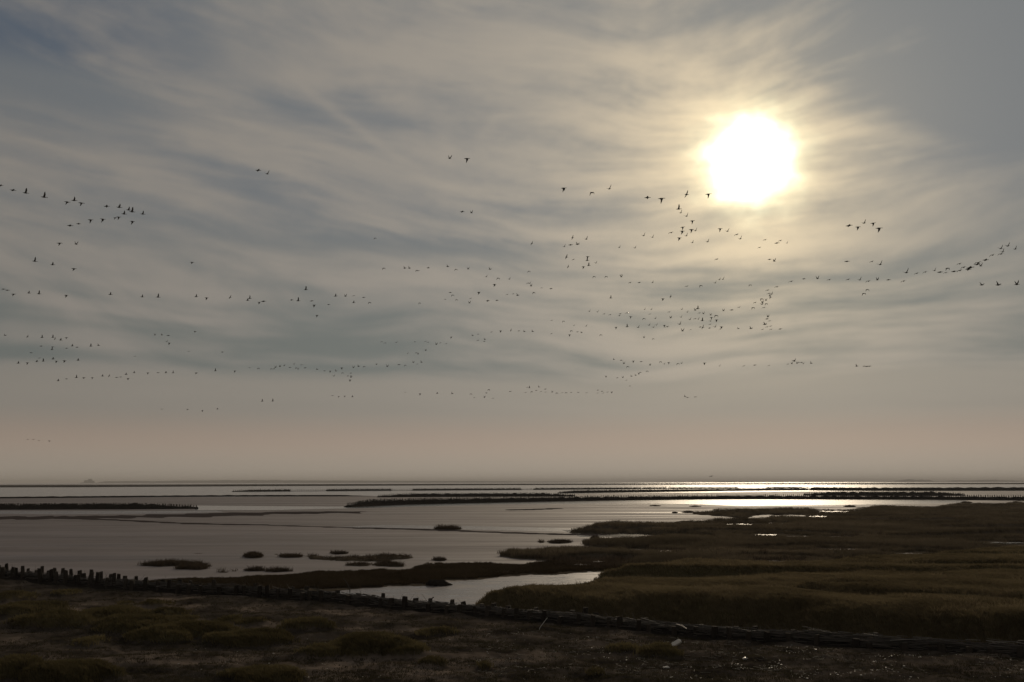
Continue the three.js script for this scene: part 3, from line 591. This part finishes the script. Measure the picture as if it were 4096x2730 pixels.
{
  const d = look(354, 1934), p = new THREE.Vector3(d.x / -d.z * LAND * 0.9, 0, -LAND * 0.9), farm = thing('farmstead', 'tiny hazy farmstead on a mound at the far left horizon', 'farm', p);
  const mound = new THREE.SphereGeometry(1, 24, 10, 0, 6.2832, 0, Math.PI / 2); mound.scale(44, 6, 60); mesh('mound', mound, M.far, farm);
  const house = (x, w, h, roof) => {
    const s = new THREE.Shape([new THREE.Vector2(-w / 2, 0), new THREE.Vector2(w / 2, 0), new THREE.Vector2(w / 2, h), new THREE.Vector2(-w / 2, h)]), b = new THREE.ExtrudeGeometry(s, { depth: 10, bevelEnabled: false }); b.translate(x, 3, -5);
    mesh('wall', b, M.far, farm);
    const rs = new THREE.Shape([new THREE.Vector2(-w / 2 - 0.6, 0), new THREE.Vector2(w / 2 + 0.6, 0), new THREE.Vector2(w / 2 - 2.5, roof), new THREE.Vector2(-w / 2 + 2.5, roof)]), rg = new THREE.ExtrudeGeometry(rs, { depth: 11, bevelEnabled: false }); rg.translate(x, 3 + h + 0.003, -5.5);
    mesh('roof', rg, M.far, farm);
  };
  farm.scale.setScalar(1.5);
  house(-14, 18, 8, 7); house(8, 20, 12, 10); house(26, 12, 6, 5);
}

// ------------------------------------------------------------------ geese
const LEN = 0.62;
function goose([innerUp, outerUp, sweep]) {       // bill towards +x, one unit of length from bill to tail
  const outline = [[0.008, -0.5], [0.045, -0.46], [0.055, -0.36], [0.085, -0.2], [0.1, -0.02], [0.085, 0.12], [0.05, 0.22], [0.034, 0.3], [0.032, 0.36], [0.046, 0.41], [0.04, 0.45], [0.016, 0.48], [0.004, 0.52]];
  const body = new THREE.LatheGeometry(outline.map(([r, y]) => new THREE.Vector2(r, y)), 9);
  body.rotateZ(-Math.PI / 2);
  const p = body.attributes.position;
  for (let i = 0; i < p.count; i++) { const x = p.getX(i); p.setXYZ(i, x, p.getY(i) * (x < -0.35 ? 0.6 : 1) + (x > 0.2 ? 0.03 : 0) - (x > 0.2 ? 0 : 0.01), p.getZ(i) * (x < -0.35 ? 1.3 : 1)); }
  body.computeVertexNormals();
  const parts = [body];
  for (const side of [1, -1]) {
    const ring = [[0, 0.28, 0.036], [0.17, 0.27, 0.032], [0.36, 0.23, 0.025], [0.54, 0.18, 0.018], [0.70, 0.11, 0.011], [0.83, 0.035, 0.005]], pos = [], idx = [];
    let y = 0.035, z = 0.03, last = 0;
    ring.forEach(([s, chord, thick], i) => {
      const up = (s <= 0.36 ? innerUp : mix(innerUp, outerUp, clamp((s - 0.36) / 0.18))) * Math.PI / 180, ds = s - last;
      y += Math.sin(up) * ds; z += Math.cos(up) * ds; last = s;
      const x = 0.10 + (s < 0.42 ? 0.12 * s : 0.05) - Math.max(0, s - 0.42) * sweep, nx = -Math.sin(up), ny = Math.cos(up);
      for (const [f, t] of [[0, 0], [-0.3, 1], [-1, 0.1], [-0.35, -0.6]]) pos.push(x + f * chord, y + t * thick * ny * 0.7, side * (z + t * thick * nx * 0.7));
      if (i) for (let j = 0; j < 4; j++) { const A = (i - 1) * 4 + j, B = i * 4 + j, A2 = (i - 1) * 4 + (j + 1) % 4, B2 = i * 4 + (j + 1) % 4; side > 0 ? idx.push(A, B, A2, A2, B, B2) : idx.push(A, A2, B, A2, B2, B); }
    });
    const e = (ring.length - 1) * 4;
    idx.push(e, e + 1, e + 2, e, e + 2, e + 3);
    const g = new THREE.BufferGeometry();
    g.setAttribute('position', new THREE.Float32BufferAttribute(pos, 3)); g.setIndex(idx); g.computeVertexNormals();
    parts.push(g);
  }
  body.deleteAttribute('uv');
  const g = mergeGeometries(parts);
  g.scale(LEN, LEN, LEN);
  return g;
}
// wing set: [inner, outer, sweep], heading away from the picture plane, bank, how wide it shows (body lengths), words
const POSE = {
  f: { wings: [4, -6, 0.35], yaw: 6, bank: 0, wide: 1, say: 'level-winged' },
  p: { wings: [42, 30, 0.4], yaw: 6, bank: 0, wide: 1, say: 'half-raised' },
  u: { wings: [68, 80, 0.3], yaw: 8, bank: 0, wide: 1, say: 'wings-up' },
  v: { wings: [46, 58, 0.35], yaw: 42, bank: 6, wide: 1.15, say: 'V-winged' },
  r: { wings: [34, 40, 0.2], yaw: 52, bank: -16, wide: 1.3, say: 'right-wing-raised' },
  l: { wings: [30, 30, 0.35], yaw: 34, bank: 24, wide: 1.1, say: 'left-wing-raised' },
  x: { wings: [24, 6, 0.35], yaw: 34, bank: -48, wide: 1.35, say: 'steeply banking' },
  d: { wings: [-28, -66, 0.5], yaw: 10, bank: 0, wide: 1.05, say: 'wings-down' },
  n: { wings: [-8, -68, 0.35], yaw: 44, bank: 0, wide: 1.1, say: 'drooped-wing' },
  a: { wings: [16, -34, 0.3], yaw: 60, bank: -6, wide: 1.35, say: 'arch-winged' },
  h: { wings: [-14, -40, 0.5], yaw: 10, bank: 0, wide: 1, say: 'slightly drooped' },
};
for (const k in POSE) POSE[k].shape = goose(POSE[k].wings);
const flocks = new Map();
function flock(name, x0, y0, text) {            // letter of the pose, place and width in an enlarged tile of the photograph
  const list = flocks.get(name) ?? flocks.set(name, []).get(name);
  for (const m of text.matchAll(/([a-z]) (\d+) (\d+) (\d+)/g)) list.push({ pose: m[1], x: x0 + m[2] / 2.8695, y: y0 + m[3] / 2.8695, size: m[4] / 2.8695 / 4 });
}
flock('V skein at upper left', 0, 590, 'f 8 436 50, f 150 490 60, u 297 522 60, u 508 570 66, h 772 625 60, p 853 608 60, h 935 637 62, f 1225 675 60, p 1370 687 60, p 1478 717 55, u 1518 738 62, p 1425 763 58, p 1640 764 52, d 1040 830 60, d 1180 822 60, h 1323 806 40, d 1362 798 52, f 805 897 60, f 903 876 52, d 1520 848 58');
flock('trail below the left V skein', 0, 590, 'h 685 1098 58, v 873 1110 54');
flock('trail below the left V skein', 0, 990, 'u 400 158 54, p 605 198 50, h 850 243 54, h 2205 170 46');
flock('pair left of top centre', 820, 590, 'f 612 262 65, r 717 303 70');
flock('pair at top centre', 1640, 590, 'v 455 125 62, d 655 127 72');
flock('pair at upper centre', 1640, 590, 'f 600 737 52, v 706 750 48');
flock('open sky at centre', 820, 590, 'n 1953 1040 38');
flock('open sky at centre', 1640, 590, 'x 1400 1102 48');
flock('string left of the sun', 1640, 590, 'd 1765 466 70, n 2088 518 70, r 2290 474 80');
flock('string left of the sun', 2460, 590, 'f 373 575 70, d 535 585 85, x 825 540 80, d 1073 535 75');
flock('cluster lower left of the sun', 2460, 590, 'u 733 706 64, r 756 750 56, r 823 788 66, d 888 842 60, d 777 914 58, d 772 960 60, a 645 978 70, d 878 942 62, r 925 955 60, r 330 1012 64, r 432 1030 56, d 738 1037 55, r 820 1014 55, r 890 1092 52, r 1065 1082 60');
flock('cluster lower left of the sun', 2460, 990, 'r 50 0 45, r 230 5 45');
flock('short string under the sun', 2460, 590, 'd 1207 932 58, r 1292 962 62, a 1397 1000 66, r 1440 1048 62, a 1722 1060 55, f 1858 1097 55, a 1898 1070 55, r 1975 1097 42, a 1660 1148 50');
flock('short string under the sun', 2460, 990, 'a 1168 135 56, f 1775 137 46, v 1828 157 52');
flock('group right of the sun', 3276, 590, 'f 345 897 72, d 447 912 58, r 520 867 66, d 622 868 58, d 690 926 78');
flock('left half of the mid-height line', 0, 990, 'f 40 478 44, f 85 490 44, h 155 535 46, p 332 523 40, u 448 532 46, d 760 548 44, p 1268 540 44, p 1633 567 42, u 1815 570 50, p 2253 565 44');
flock('right half of the mid-height line', 820, 990, 'd 18 577 44, x 290 574 48, u 515 585 44, p 490 607 42, d 622 628 40, f 672 618 58, f 995 602 40, u 1070 612 48, u 1158 484 48, f 1225 613 44, d 1252 660 46, f 1420 655 38, d 1285 778 40, p 1500 558 44, v 1612 560 46, a 1708 554 42, f 1822 573 40, p 1707 633 40, n 1890 630 44');
flock('upper cluster at lower left', 0, 990, 'l 58 1010 34, x 318 1024 38, u 483 1034 36, u 607 1032 34, x 632 1050 34, p 697 1063 38, h 763 1035 34, f 473 1132 34, f 605 1140 32, p 830 1130 34, f 885 1145 34, u 1043 1133 36, l 1130 1125 36');
flock('lower cluster at lower left', 0, 1390, 'f 358 60 34, u 597 25 34, f 765 8 32, a 455 121 34, p 210 180 36, d 315 175 36, p 423 163 34, u 497 157 36, p 610 132 38, d 647 156 36, d 740 151 40, p 897 147 36');
flock('knot at lower left', 0, 990, 'v 1778 1005 34, l 1858 1005 34, f 1932 1010 38, r 1915 1082 40, d 1942 1096 38, h 2240 962 34');
flock('knot at lower left', 0, 1390, 'a 1550 102 34, a 2167 44 34');
flock('low line, left part', 0, 1390, 'p 668 382 34, f 763 360 32, u 878 345 36, h 962 346 34, d 1060 345 30, p 1177 328 34, x 1255 327 36, f 1340 343 36, a 1385 339 42, p 1447 310 34, d 1470 354 34, p 1540 290 32, d 1697 290 34, f 1814 289 34, p 1905 290 32, u 1987 291 32, h 2253 291 36');
flock('low line, middle part', 820, 1390, 'f 200 52 32, u 120 268 34, d 342 268 34, a 512 233 34, n 614 237 34, n 763 243 30, r 793 246 36, v 810 228 36, v 860 220 36, r 910 209 36, f 975 229 34, r 1023 191 32, n 1048 233 32, r 1070 248 34, a 1110 198 38, f 1150 234 34');
flock('low line, right part', 820, 1390, 'r 2327 68 32, l 1287 253 32, f 1373 268 32, d 1437 270 34, l 1503 270 36, d 1570 233 36, n 1580 290 32, f 1640 327 30, n 1678 325 30, v 1675 343 34, d 1665 372 36, n 1675 292 28, r 1480 328 40, v 1703 230 38, l 1762 217 38, n 1827 217 36, v 1968 195 30, v 2093 218 42, f 2227 197 38, n 2300 203 34');
flock('low line, right part', 1640, 1390, 'v 38 173 34, a 85 190 36, l 132 170 38, v 180 34 34, f 72 62 32, v 93 76 32');
flock('sparse string low at left', 0, 1390, 'f 1858 707 26, h 2153 708 28, d 2323 722 28');
flock('sparse string low at left', 820, 1390, 'p 142 708 26, u 657 617 32, u 778 615 34');
flock('tiny string above the left horizon', 0, 1390, 'f 320 1053 24, f 383 1057 24, f 448 1069 24, h 567 1071 26');
flock('short low string left of centre', 820, 1390, 'f 1463 552 28, d 1535 560 26, v 1603 566 30, p 1692 566 30');
flock('low central line, left part', 820, 1390, 'a 2300 514 30');
flock('low central line, left part', 1640, 1390, 'd 115 530 34, p 312 528 30, l 485 530 36, n 700 532 34, n 905 483 36, f 877 522 32, f 738 575 24, v 855 572 34, a 953 583 34, f 1150 504 34');
flock('low central line, right part', 1640, 1390, 'r 1345 461 28, u 1370 463 30, l 1480 454 34, f 1450 492 30, f 1553 477 34, a 1328 516 34, n 1396 506 32, a 1505 506 34, a 1557 512 34, v 1632 513 30, n 1685 521 34, a 1748 520 34, n 1792 517 32, a 1850 516 34, f 1932 514 32, a 2027 521 36, a 2153 523 34, f 2157 489 32, f 2205 502 34, a 2217 522 34, a 2265 513 34, v 2315 520 32');
flock('curved tail right of centre', 1640, 1390, 'v 2250 340 32');
flock('curved tail right of centre', 2460, 1390, 'n 368 270 36, f 293 285 32, v 273 305 34, l 237 320 32, l 188 331 34, v 90 346 32, f 27 348 32, a 130 376 36, a 172 443 36');
flock('low line right of centre', 1640, 1390, 'l 2340 139 32');
flock('low line right of centre', 2460, 1390, 'f 72 146 38, v 102 185 38, n 147 218 40, d 210 155 38, f 300 162 38, v 403 203 36, n 523 163 38, r 567 190 34, d 617 172 38, n 722 185 40, r 765 182 38, d 1027 178 42, r 1203 212 34');
flock('low knot at right', 2460, 1390, 'a 1480 212 42, f 1605 202 40, a 1767 208 36, a 1985 191 42, v 2030 187 36, a 2055 150 56, r 2060 157 60, a 2110 173 46, v 2090 182 36, f 2142 171 36, r 2163 187 36, l 2252 182 40');
flock('low streak at far right', 3276, 1390, 'l 433 215 42, r 515 218 34, f 550 216 50, f 582 215 36');
flock('small trio low at right', 2460, 1390, 'l 805 565 36, f 833 573 34, f 923 567 36');
flock('scattered group at centre, upper part', 820, 990, 'n 2052 237 46, l 2292 238 46, l 2345 238 44');
flock('scattered group at centre, upper part', 1640, 990, 'n 78 262 40, a 100 267 40, f 210 233 40, l 432 220 44, n 528 250 42, v 668 247 42, l 918 250 46, r 877 337 42, n 1013 352 46, r 1143 363 42, d 970 423 48, n 1366 272 42, a 1355 410 48, r 1375 412 40, v 1390 442 44, a 1512 464 38, f 1618 473 42');
flock('scattered group at centre, lower part', 1640, 990, 'f 463 516 40, n 490 546 42, a 405 596 36, n 535 598 36, n 110 637 34, a 697 585 42, v 683 637 42, d 790 513 48, f 893 612 48, f 998 607 40, a 1115 540 40, a 1185 533 38, l 1235 550 46, n 1422 516 44');
flock('cluster right of centre', 1640, 590, 'x 1868 1035 52, r 2025 1052 60, f 1843 1118 55, l 1922 1112 58, r 1772 1138 50');
flock('cluster right of centre', 1640, 990, 'x 1798 110 58, a 1877 138 46, x 1816 222 42, d 2040 104 46, u 2035 150 46, r 2135 178 46, d 1990 220 44, u 2052 207 44, n 2112 333 42, n 2252 333 42, u 2305 580 40');
flock('wavering line at lower centre', 820, 990, 'a 2030 1083 38, a 2068 1097 42, a 2200 1088 40');
flock('wavering line at lower centre', 1640, 990, 'a 938 970 38, d 1040 956 38, x 1160 950 36, f 1250 957 34, l 1312 966 36, l 1408 965 40, l 718 1012 32, f 782 995 30, a 780 1066 40, l 858 1056 36, f 853 1077 30, d 472 1027 34, f 58 1082 28, a 180 1078 36, a 208 1088 36, v 302 1112 40, a 352 1095 36, a 417 1105 34');
flock('left wing of the dense flock', 1640, 990, 'r 2060 733 44, r 2153 740 40, a 2230 762 40, a 2297 772 44, a 1627 836 38, n 1762 845 36, r 1882 898 32, r 2023 903 40, n 1852 955 38, f 1922 968 34, l 1968 978 34, d 1832 1001 38, n 2190 1002 38, a 1625 989 38');
flock('sparse row above the dense flock', 2460, 990, 'a 70 316 44, v 72 337 46, a 173 404 50, f 278 402 42, r 432 403 42, a 825 445 50, n 985 437 46, r 1152 407 46, r 1200 370 44, r 1240 365 50, d 550 588 44, x 640 565 42, n 1550 430 42');
flock('dense flock, upper rows', 2460, 990, 'r 342 711 36, r 418 712 36, r 768 711 40, v 920 720 46, u 952 703 44, r 832 742 36, a 622 740 44, a 60 760 40, r 52 783 42, a 137 752 48, d 180 793 42, a 400 765 40, n 332 815 42, r 465 815 42, v 640 808 44, r 760 800 40, a 970 752 44, v 1015 760 40, v 1098 776 38, n 1162 780 54, v 1245 726 40, f 1340 717 46, a 1425 686 48');
flock('dense flock, lower rows', 2460, 990, 'r 860 828 48, a 920 818 46, r 957 823 42, u 1003 840 44, d 1107 803 42, r 1097 845 44, d 1165 831 44, a 1092 882 44, r 745 880 60, u 140 910 42, d 12 915 40, r 268 917 52, r 393 892 44, r 478 890 40, r 442 917 40, d 567 893 40, a 600 910 54, v 775 958 52, a 870 943 34, f 978 913 36, x 1010 917 50, f 1085 925 36, r 1150 912 50, d 1222 910 42, a 1208 937 40, l 1415 932 36, l 1560 930 50, v 333 1035 38, n 438 1047 34');
flock('upright knot right below the sun', 2460, 990, 'a 1752 490 54, a 1765 528 50, r 1800 535 50, x 1778 550 40, x 1785 573 44, n 1685 590 50, v 1733 607 42, a 1608 633 52, v 1690 630 42, r 1690 650 60, n 1735 645 42, n 1585 690 48, a 1710 690 52');
flock('lower knot right below the sun', 2460, 990, 'v 1755 797 46, f 1745 820 46, a 1775 843 44, l 1720 883 58, a 1787 903 46, a 1745 912 46, a 1695 940 42, a 1792 940 44, f 1897 935 44');
flock('level line at right', 2460, 990, 'a 1858 452 58, a 2022 390 62, f 2168 360 42, v 2325 357 52');
flock('level line at right', 3276, 990, 'a 118 370 58, a 335 367 56, r 470 372 60, a 567 387 62, v 670 372 50, f 797 371 50, a 970 386 64, n 555 483 48, n 515 528 52, f 320 160 60, a 608 162 56, r 705 195 78');
flock('rising line at far right', 3276, 990, 'r 1005 288 84, a 1122 298 58, a 1220 282 60, r 1328 265 56, f 1388 283 60, n 1475 238 58, a 1455 290 52, f 1550 275 60, a 1617 265 66, a 1613 188 64, a 1660 228 66, f 1735 232 80, f 1713 252 58, a 1827 177 86, f 1817 194 60, v 1857 212 52, f 1913 143 60, a 1990 88 64, a 2088 75 70, r 2110 50 60, r 2090 12 64, r 2255 18 58');
flock('rising line at far right', 3276, 590, 'r 2170 1130 66');
flock('trio at the right edge', 3276, 990, 'l 1868 430 60, l 2058 430 70, v 2272 425 70');
flock('hazy air under the sun', 2460, 1790, 'a 1105 330 56');

{
  const WORD = ['first', 'second', 'third', 'fourth', 'fifth', 'sixth', 'seventh', 'eighth', 'ninth', 'tenth', 'eleventh', 'twelfth', 'thirteenth', 'fourteenth'];
  const COUNT = ['one', 'two', 'three', 'four', 'five', 'six', 'seven', 'eight', 'nine', 'ten', 'eleven', 'twelve', 'thirteen', 'fourteen'];
  const birds = [];
  for (const [name, list] of flocks) {
    for (const k in POSE) {
      const same = list.filter((b) => b.pose === k).sort((a, b) => a.x - b.x);
      same.forEach((b, i) => {
        b.label = same.length > 1 ? `${WORD[i]} from left of ${COUNT[same.length - 1]} ${POSE[k].say} dark geese, ${name}` : `only ${POSE[k].say} dark goose, ${name}`;
        b.group = 'geese flying, ' + name;
      });
    }
    birds.push(...list);
  }
  const ranked = [...birds].sort((a, b) => b.size - a.size), single = new Set(ranked.slice(0, 300)), r = rng(41), rest = [];
  for (const b of birds) {
    const q = POSE[b.pose], d = look(b.x, b.y), away = LEN * q.wide / (b.size * 1.02 / F) * (0.97 + 0.06 * r());
    const m = new THREE.Mesh(q.shape, M.goose);
    m.position.copy(camera.position).addScaledVector(d, away);
    m.rotation.order = 'YZX';
    const across = -Math.atan2(d.x, -d.z);
    m.rotation.set((q.bank + (r() - 0.5) * 10) * Math.PI / 180, across + (q.yaw + (r() - 0.5) * 12) * Math.PI / 180, (b.pose === 'r' ? 0.18 : 0) + (r() - 0.35) * 0.12);
    m.castShadow = m.receiveShadow = true;
    if (single.has(b)) { m.name = numbered('goose'); scene.add(tag(m, b.label, 'goose', b.group)); }
    else { m.updateMatrix(); rest.push(q.shape.clone().applyMatrix4(m.matrix)); }
  }
  tag(mesh('distant_geese', mergeGeometries(rest), M.goose), 'the smallest and farthest geese of the low flying lines', null, null, 'stuff');
}

// ------------------------------------------------------------------ small things
{
  const r = rng(60);
  // bits of shell, straw and litter along the strand
  const chip = new THREE.IcosahedronGeometry(0.022, 0), n = chip.attributes.position.count;
  chip.scale(1.3, 0.45, 0.9); chip.deleteAttribute('uv');
  const list = [];
  while (list.length < 330) {
    const sx = 2300 + 1900 * r(), sy = 2560 + 190 * r(), p = at(sx, sy);
    if (beforeGroyne(p.x, p.z) < 0.5 || fbm(p.x * 0.7 + 4, p.z * 1.1, 3) + 0.22 * (sx - 2300) / 1900 + 0.12 * r() < 0.3) continue;
    list.push([p.x, foreshore.height(p.x, p.z) + 0.012, p.z, 0.35 + 1.2 * r() * r() * r(), r() * 6.28]);
  }
  while (list.length < 540) { const sx = 700 + 1700 * r(), sy = 2540 + 200 * r(), p = at(sx, sy); if (beforeGroyne(p.x, p.z) > 0.5) list.push([p.x, foreshore.height(p.x, p.z) + 0.01, p.z, 0.3 + 0.8 * r() * r(), r() * 6.28]); }
  const m = scatter('strandline_debris', 'pale shell and straw bits littering the strand', chip, list, (x, z, i) => { const k = 0.07 + 0.45 * ((i * 37 % 101) / 101) ** 2; return [k, k * 0.92, k * 0.8]; }, new THREE.MeshPhysicalMaterial({ color: 0xffffff, roughness: 0.42 }));
  // straw and wrack
  const straw = [];
  for (let i = 0; i < 1500; i++) {
    const sx = 1900 + 2300 * r(), sy = 2540 + 200 * r(), p = at(sx, sy);
    if (beforeGroyne(p.x, p.z) < 0.4 || fbm(p.x * 0.5 + 14, p.z * 0.8, 3) + 0.25 * r() < 0.12) continue;
    const y = foreshore.height(p.x, p.z) + 0.012, a = r() * 6.28, l = 0.05 + 0.16 * r(), k = 0.06 + 0.14 * r();
    straw.push(stickGeometry(new THREE.Vector3(p.x, y, p.z), new THREE.Vector3(p.x + Math.cos(a) * l, y + 0.02 * r(), p.z + Math.sin(a) * l), 0.005, 0.004, 4, [k, k * 0.88, k * 0.7]));
  }
  tag(mesh('wrack', mergeGeometries(straw), M.brush), 'straw and dead stems strewn over the dark foreshore', null, null, 'stuff');
  const onShore = (sx, sy) => { const p = at(sx, sy, 0.05); p.y = foreshore.height(p.x, p.z); return p; };
  // pale board of foam: a rounded slab
  {
    const s = new THREE.Shape(); s.moveTo(-0.12, -0.045); s.quadraticCurveTo(-0.14, 0, -0.1, 0.05); s.lineTo(0.1, 0.055); s.quadraticCurveTo(0.15, 0.02, 0.12, -0.04); s.closePath();
    const g = new THREE.ExtrudeGeometry(s, { depth: 0.03, bevelEnabled: true, bevelSize: 0.012, bevelThickness: 0.012, bevelSegments: 3 });
    g.translate(0, 0, -0.015); g.rotateX(-1.0); g.rotateZ(0.5);
    const o = mesh('litter_piece', g, M.pale); o.position.copy(onShore(2704, 2606)).add(new THREE.Vector3(0, 0.11, 0)); o.rotation.y = 0.1;
    tag(o, 'pale rounded slab of litter lying tilted on the strand', 'litter');
  }
  const scrap = (label, sx, sy, size, seed) => {
    const q = rng(seed), g = new THREE.IcosahedronGeometry(size, 1), p = g.attributes.position, f = new Map();
    for (let i = 0; i < p.count; i++) { const k = `${p.getX(i).toFixed(4)},${p.getY(i).toFixed(4)},${p.getZ(i).toFixed(4)}`; if (!f.has(k)) f.set(k, 0.6 + 0.7 * q()); const s = f.get(k); p.setXYZ(i, p.getX(i) * s * 1.3, p.getY(i) * s * 0.55, p.getZ(i) * s); }
    g.computeVertexNormals();
    const o = mesh('litter_piece', g, M.pale); o.position.copy(onShore(sx, sy)).add(new THREE.Vector3(0, size * 0.35, 0));
    tag(o, label, 'litter');
  };
  scrap('crumpled pale scrap at the bottom edge below the slab', 2664, 2686, 0.055, 5);
  scrap('small bright scrap left of the pale slab', 2632, 2608, 0.035, 6);
  scrap('small bright scrap farthest right along the strand', 2982, 2652, 0.05, 9);
  scrap('small bright scrap caught on top of the near groyne', 1000, 2372, 0.05, 12);
  // driftwood
  const wood = (name, label, pts, radius, category, material = M.post) => tag(mesh(name, new THREE.TubeGeometry(new THREE.CatmullRomCurve3(pts), 24, radius, 6), material), label, category);
  const on = (sx, sy, h) => at(sx, sy, h);
  { const p = groyneLine.getPointAt(0.5), base = at(1404, 2372, 0.42), top = at(1374, 2312, 0.42); const d = base.length(); const dir = look(1374, 2312); const tip = camera.position.clone().addScaledVector(dir, d * 1.0); wood('branch', 'thin bare branch sticking up out of the near groyne', [base.clone().setY(0.2), base.clone().lerp(tip, 0.45).add(V(0.03, 0)), tip], 0.012, 'branch'); }
  { const base = at(1716, 2404, 0.4), tip = camera.position.clone().addScaledVector(look(1736, 2388), base.clone().sub(camera.position).length()); wood('branch', 'short slanting stick on the near groyne beside the creek', [base.clone().setY(0.25), base, tip], 0.016, 'branch'); }
  { const c = at(1756, 2341); const g = new THREE.IcosahedronGeometry(1, 3), p = g.attributes.position; for (let i = 0; i < p.count; i++) { const x = p.getX(i), y = p.getY(i), z = p.getZ(i), k = 1 + 0.4 * fbm(x * 1.6 + 3, z * 1.6 + y, 3); p.setXYZ(i, x * 0.5 * k, Math.max(y, -0.2) * 0.17 * k * (1.2 - 0.5 * x), z * 0.3 * k); } g.computeVertexNormals(); const o = mesh('driftwood', g, M.dark); o.position.copy(c).setY(0.02); tag(o, 'dark driftwood lump lying in the shiny creek', 'driftwood'); }
  { const D = at(2190, 2500, 0.25).sub(camera.position).length(), P = (zx, zy) => camera.position.clone().addScaledVector(look(2000 + zx / 2.241, 2100 + zy / 2.241), D); wood('rope', 'pale rope end looping down the face of the near groyne', [P(425, 830), P(380, 890), P(355, 930), P(370, 962), P(410, 974), P(470, 964)], 0.008, 'rope', M.pale); }
  { const a = at(2705, 2497, 0.34), b = at(2748, 2516, 0.34); wood('driftwood_stick', 'pale straight stick lying on the near groyne below the meadow', [a, a.clone().lerp(b, 0.5).add(new THREE.Vector3(0, 0.02, 0)), b], 0.014, 'stick', new THREE.MeshStandardMaterial({ color: new THREE.Color().setRGB(0.3, 0.25, 0.2), roughness: 0.5 })); }
}

scene.updateMatrixWorld(true);
renderer.render(scene, camera);
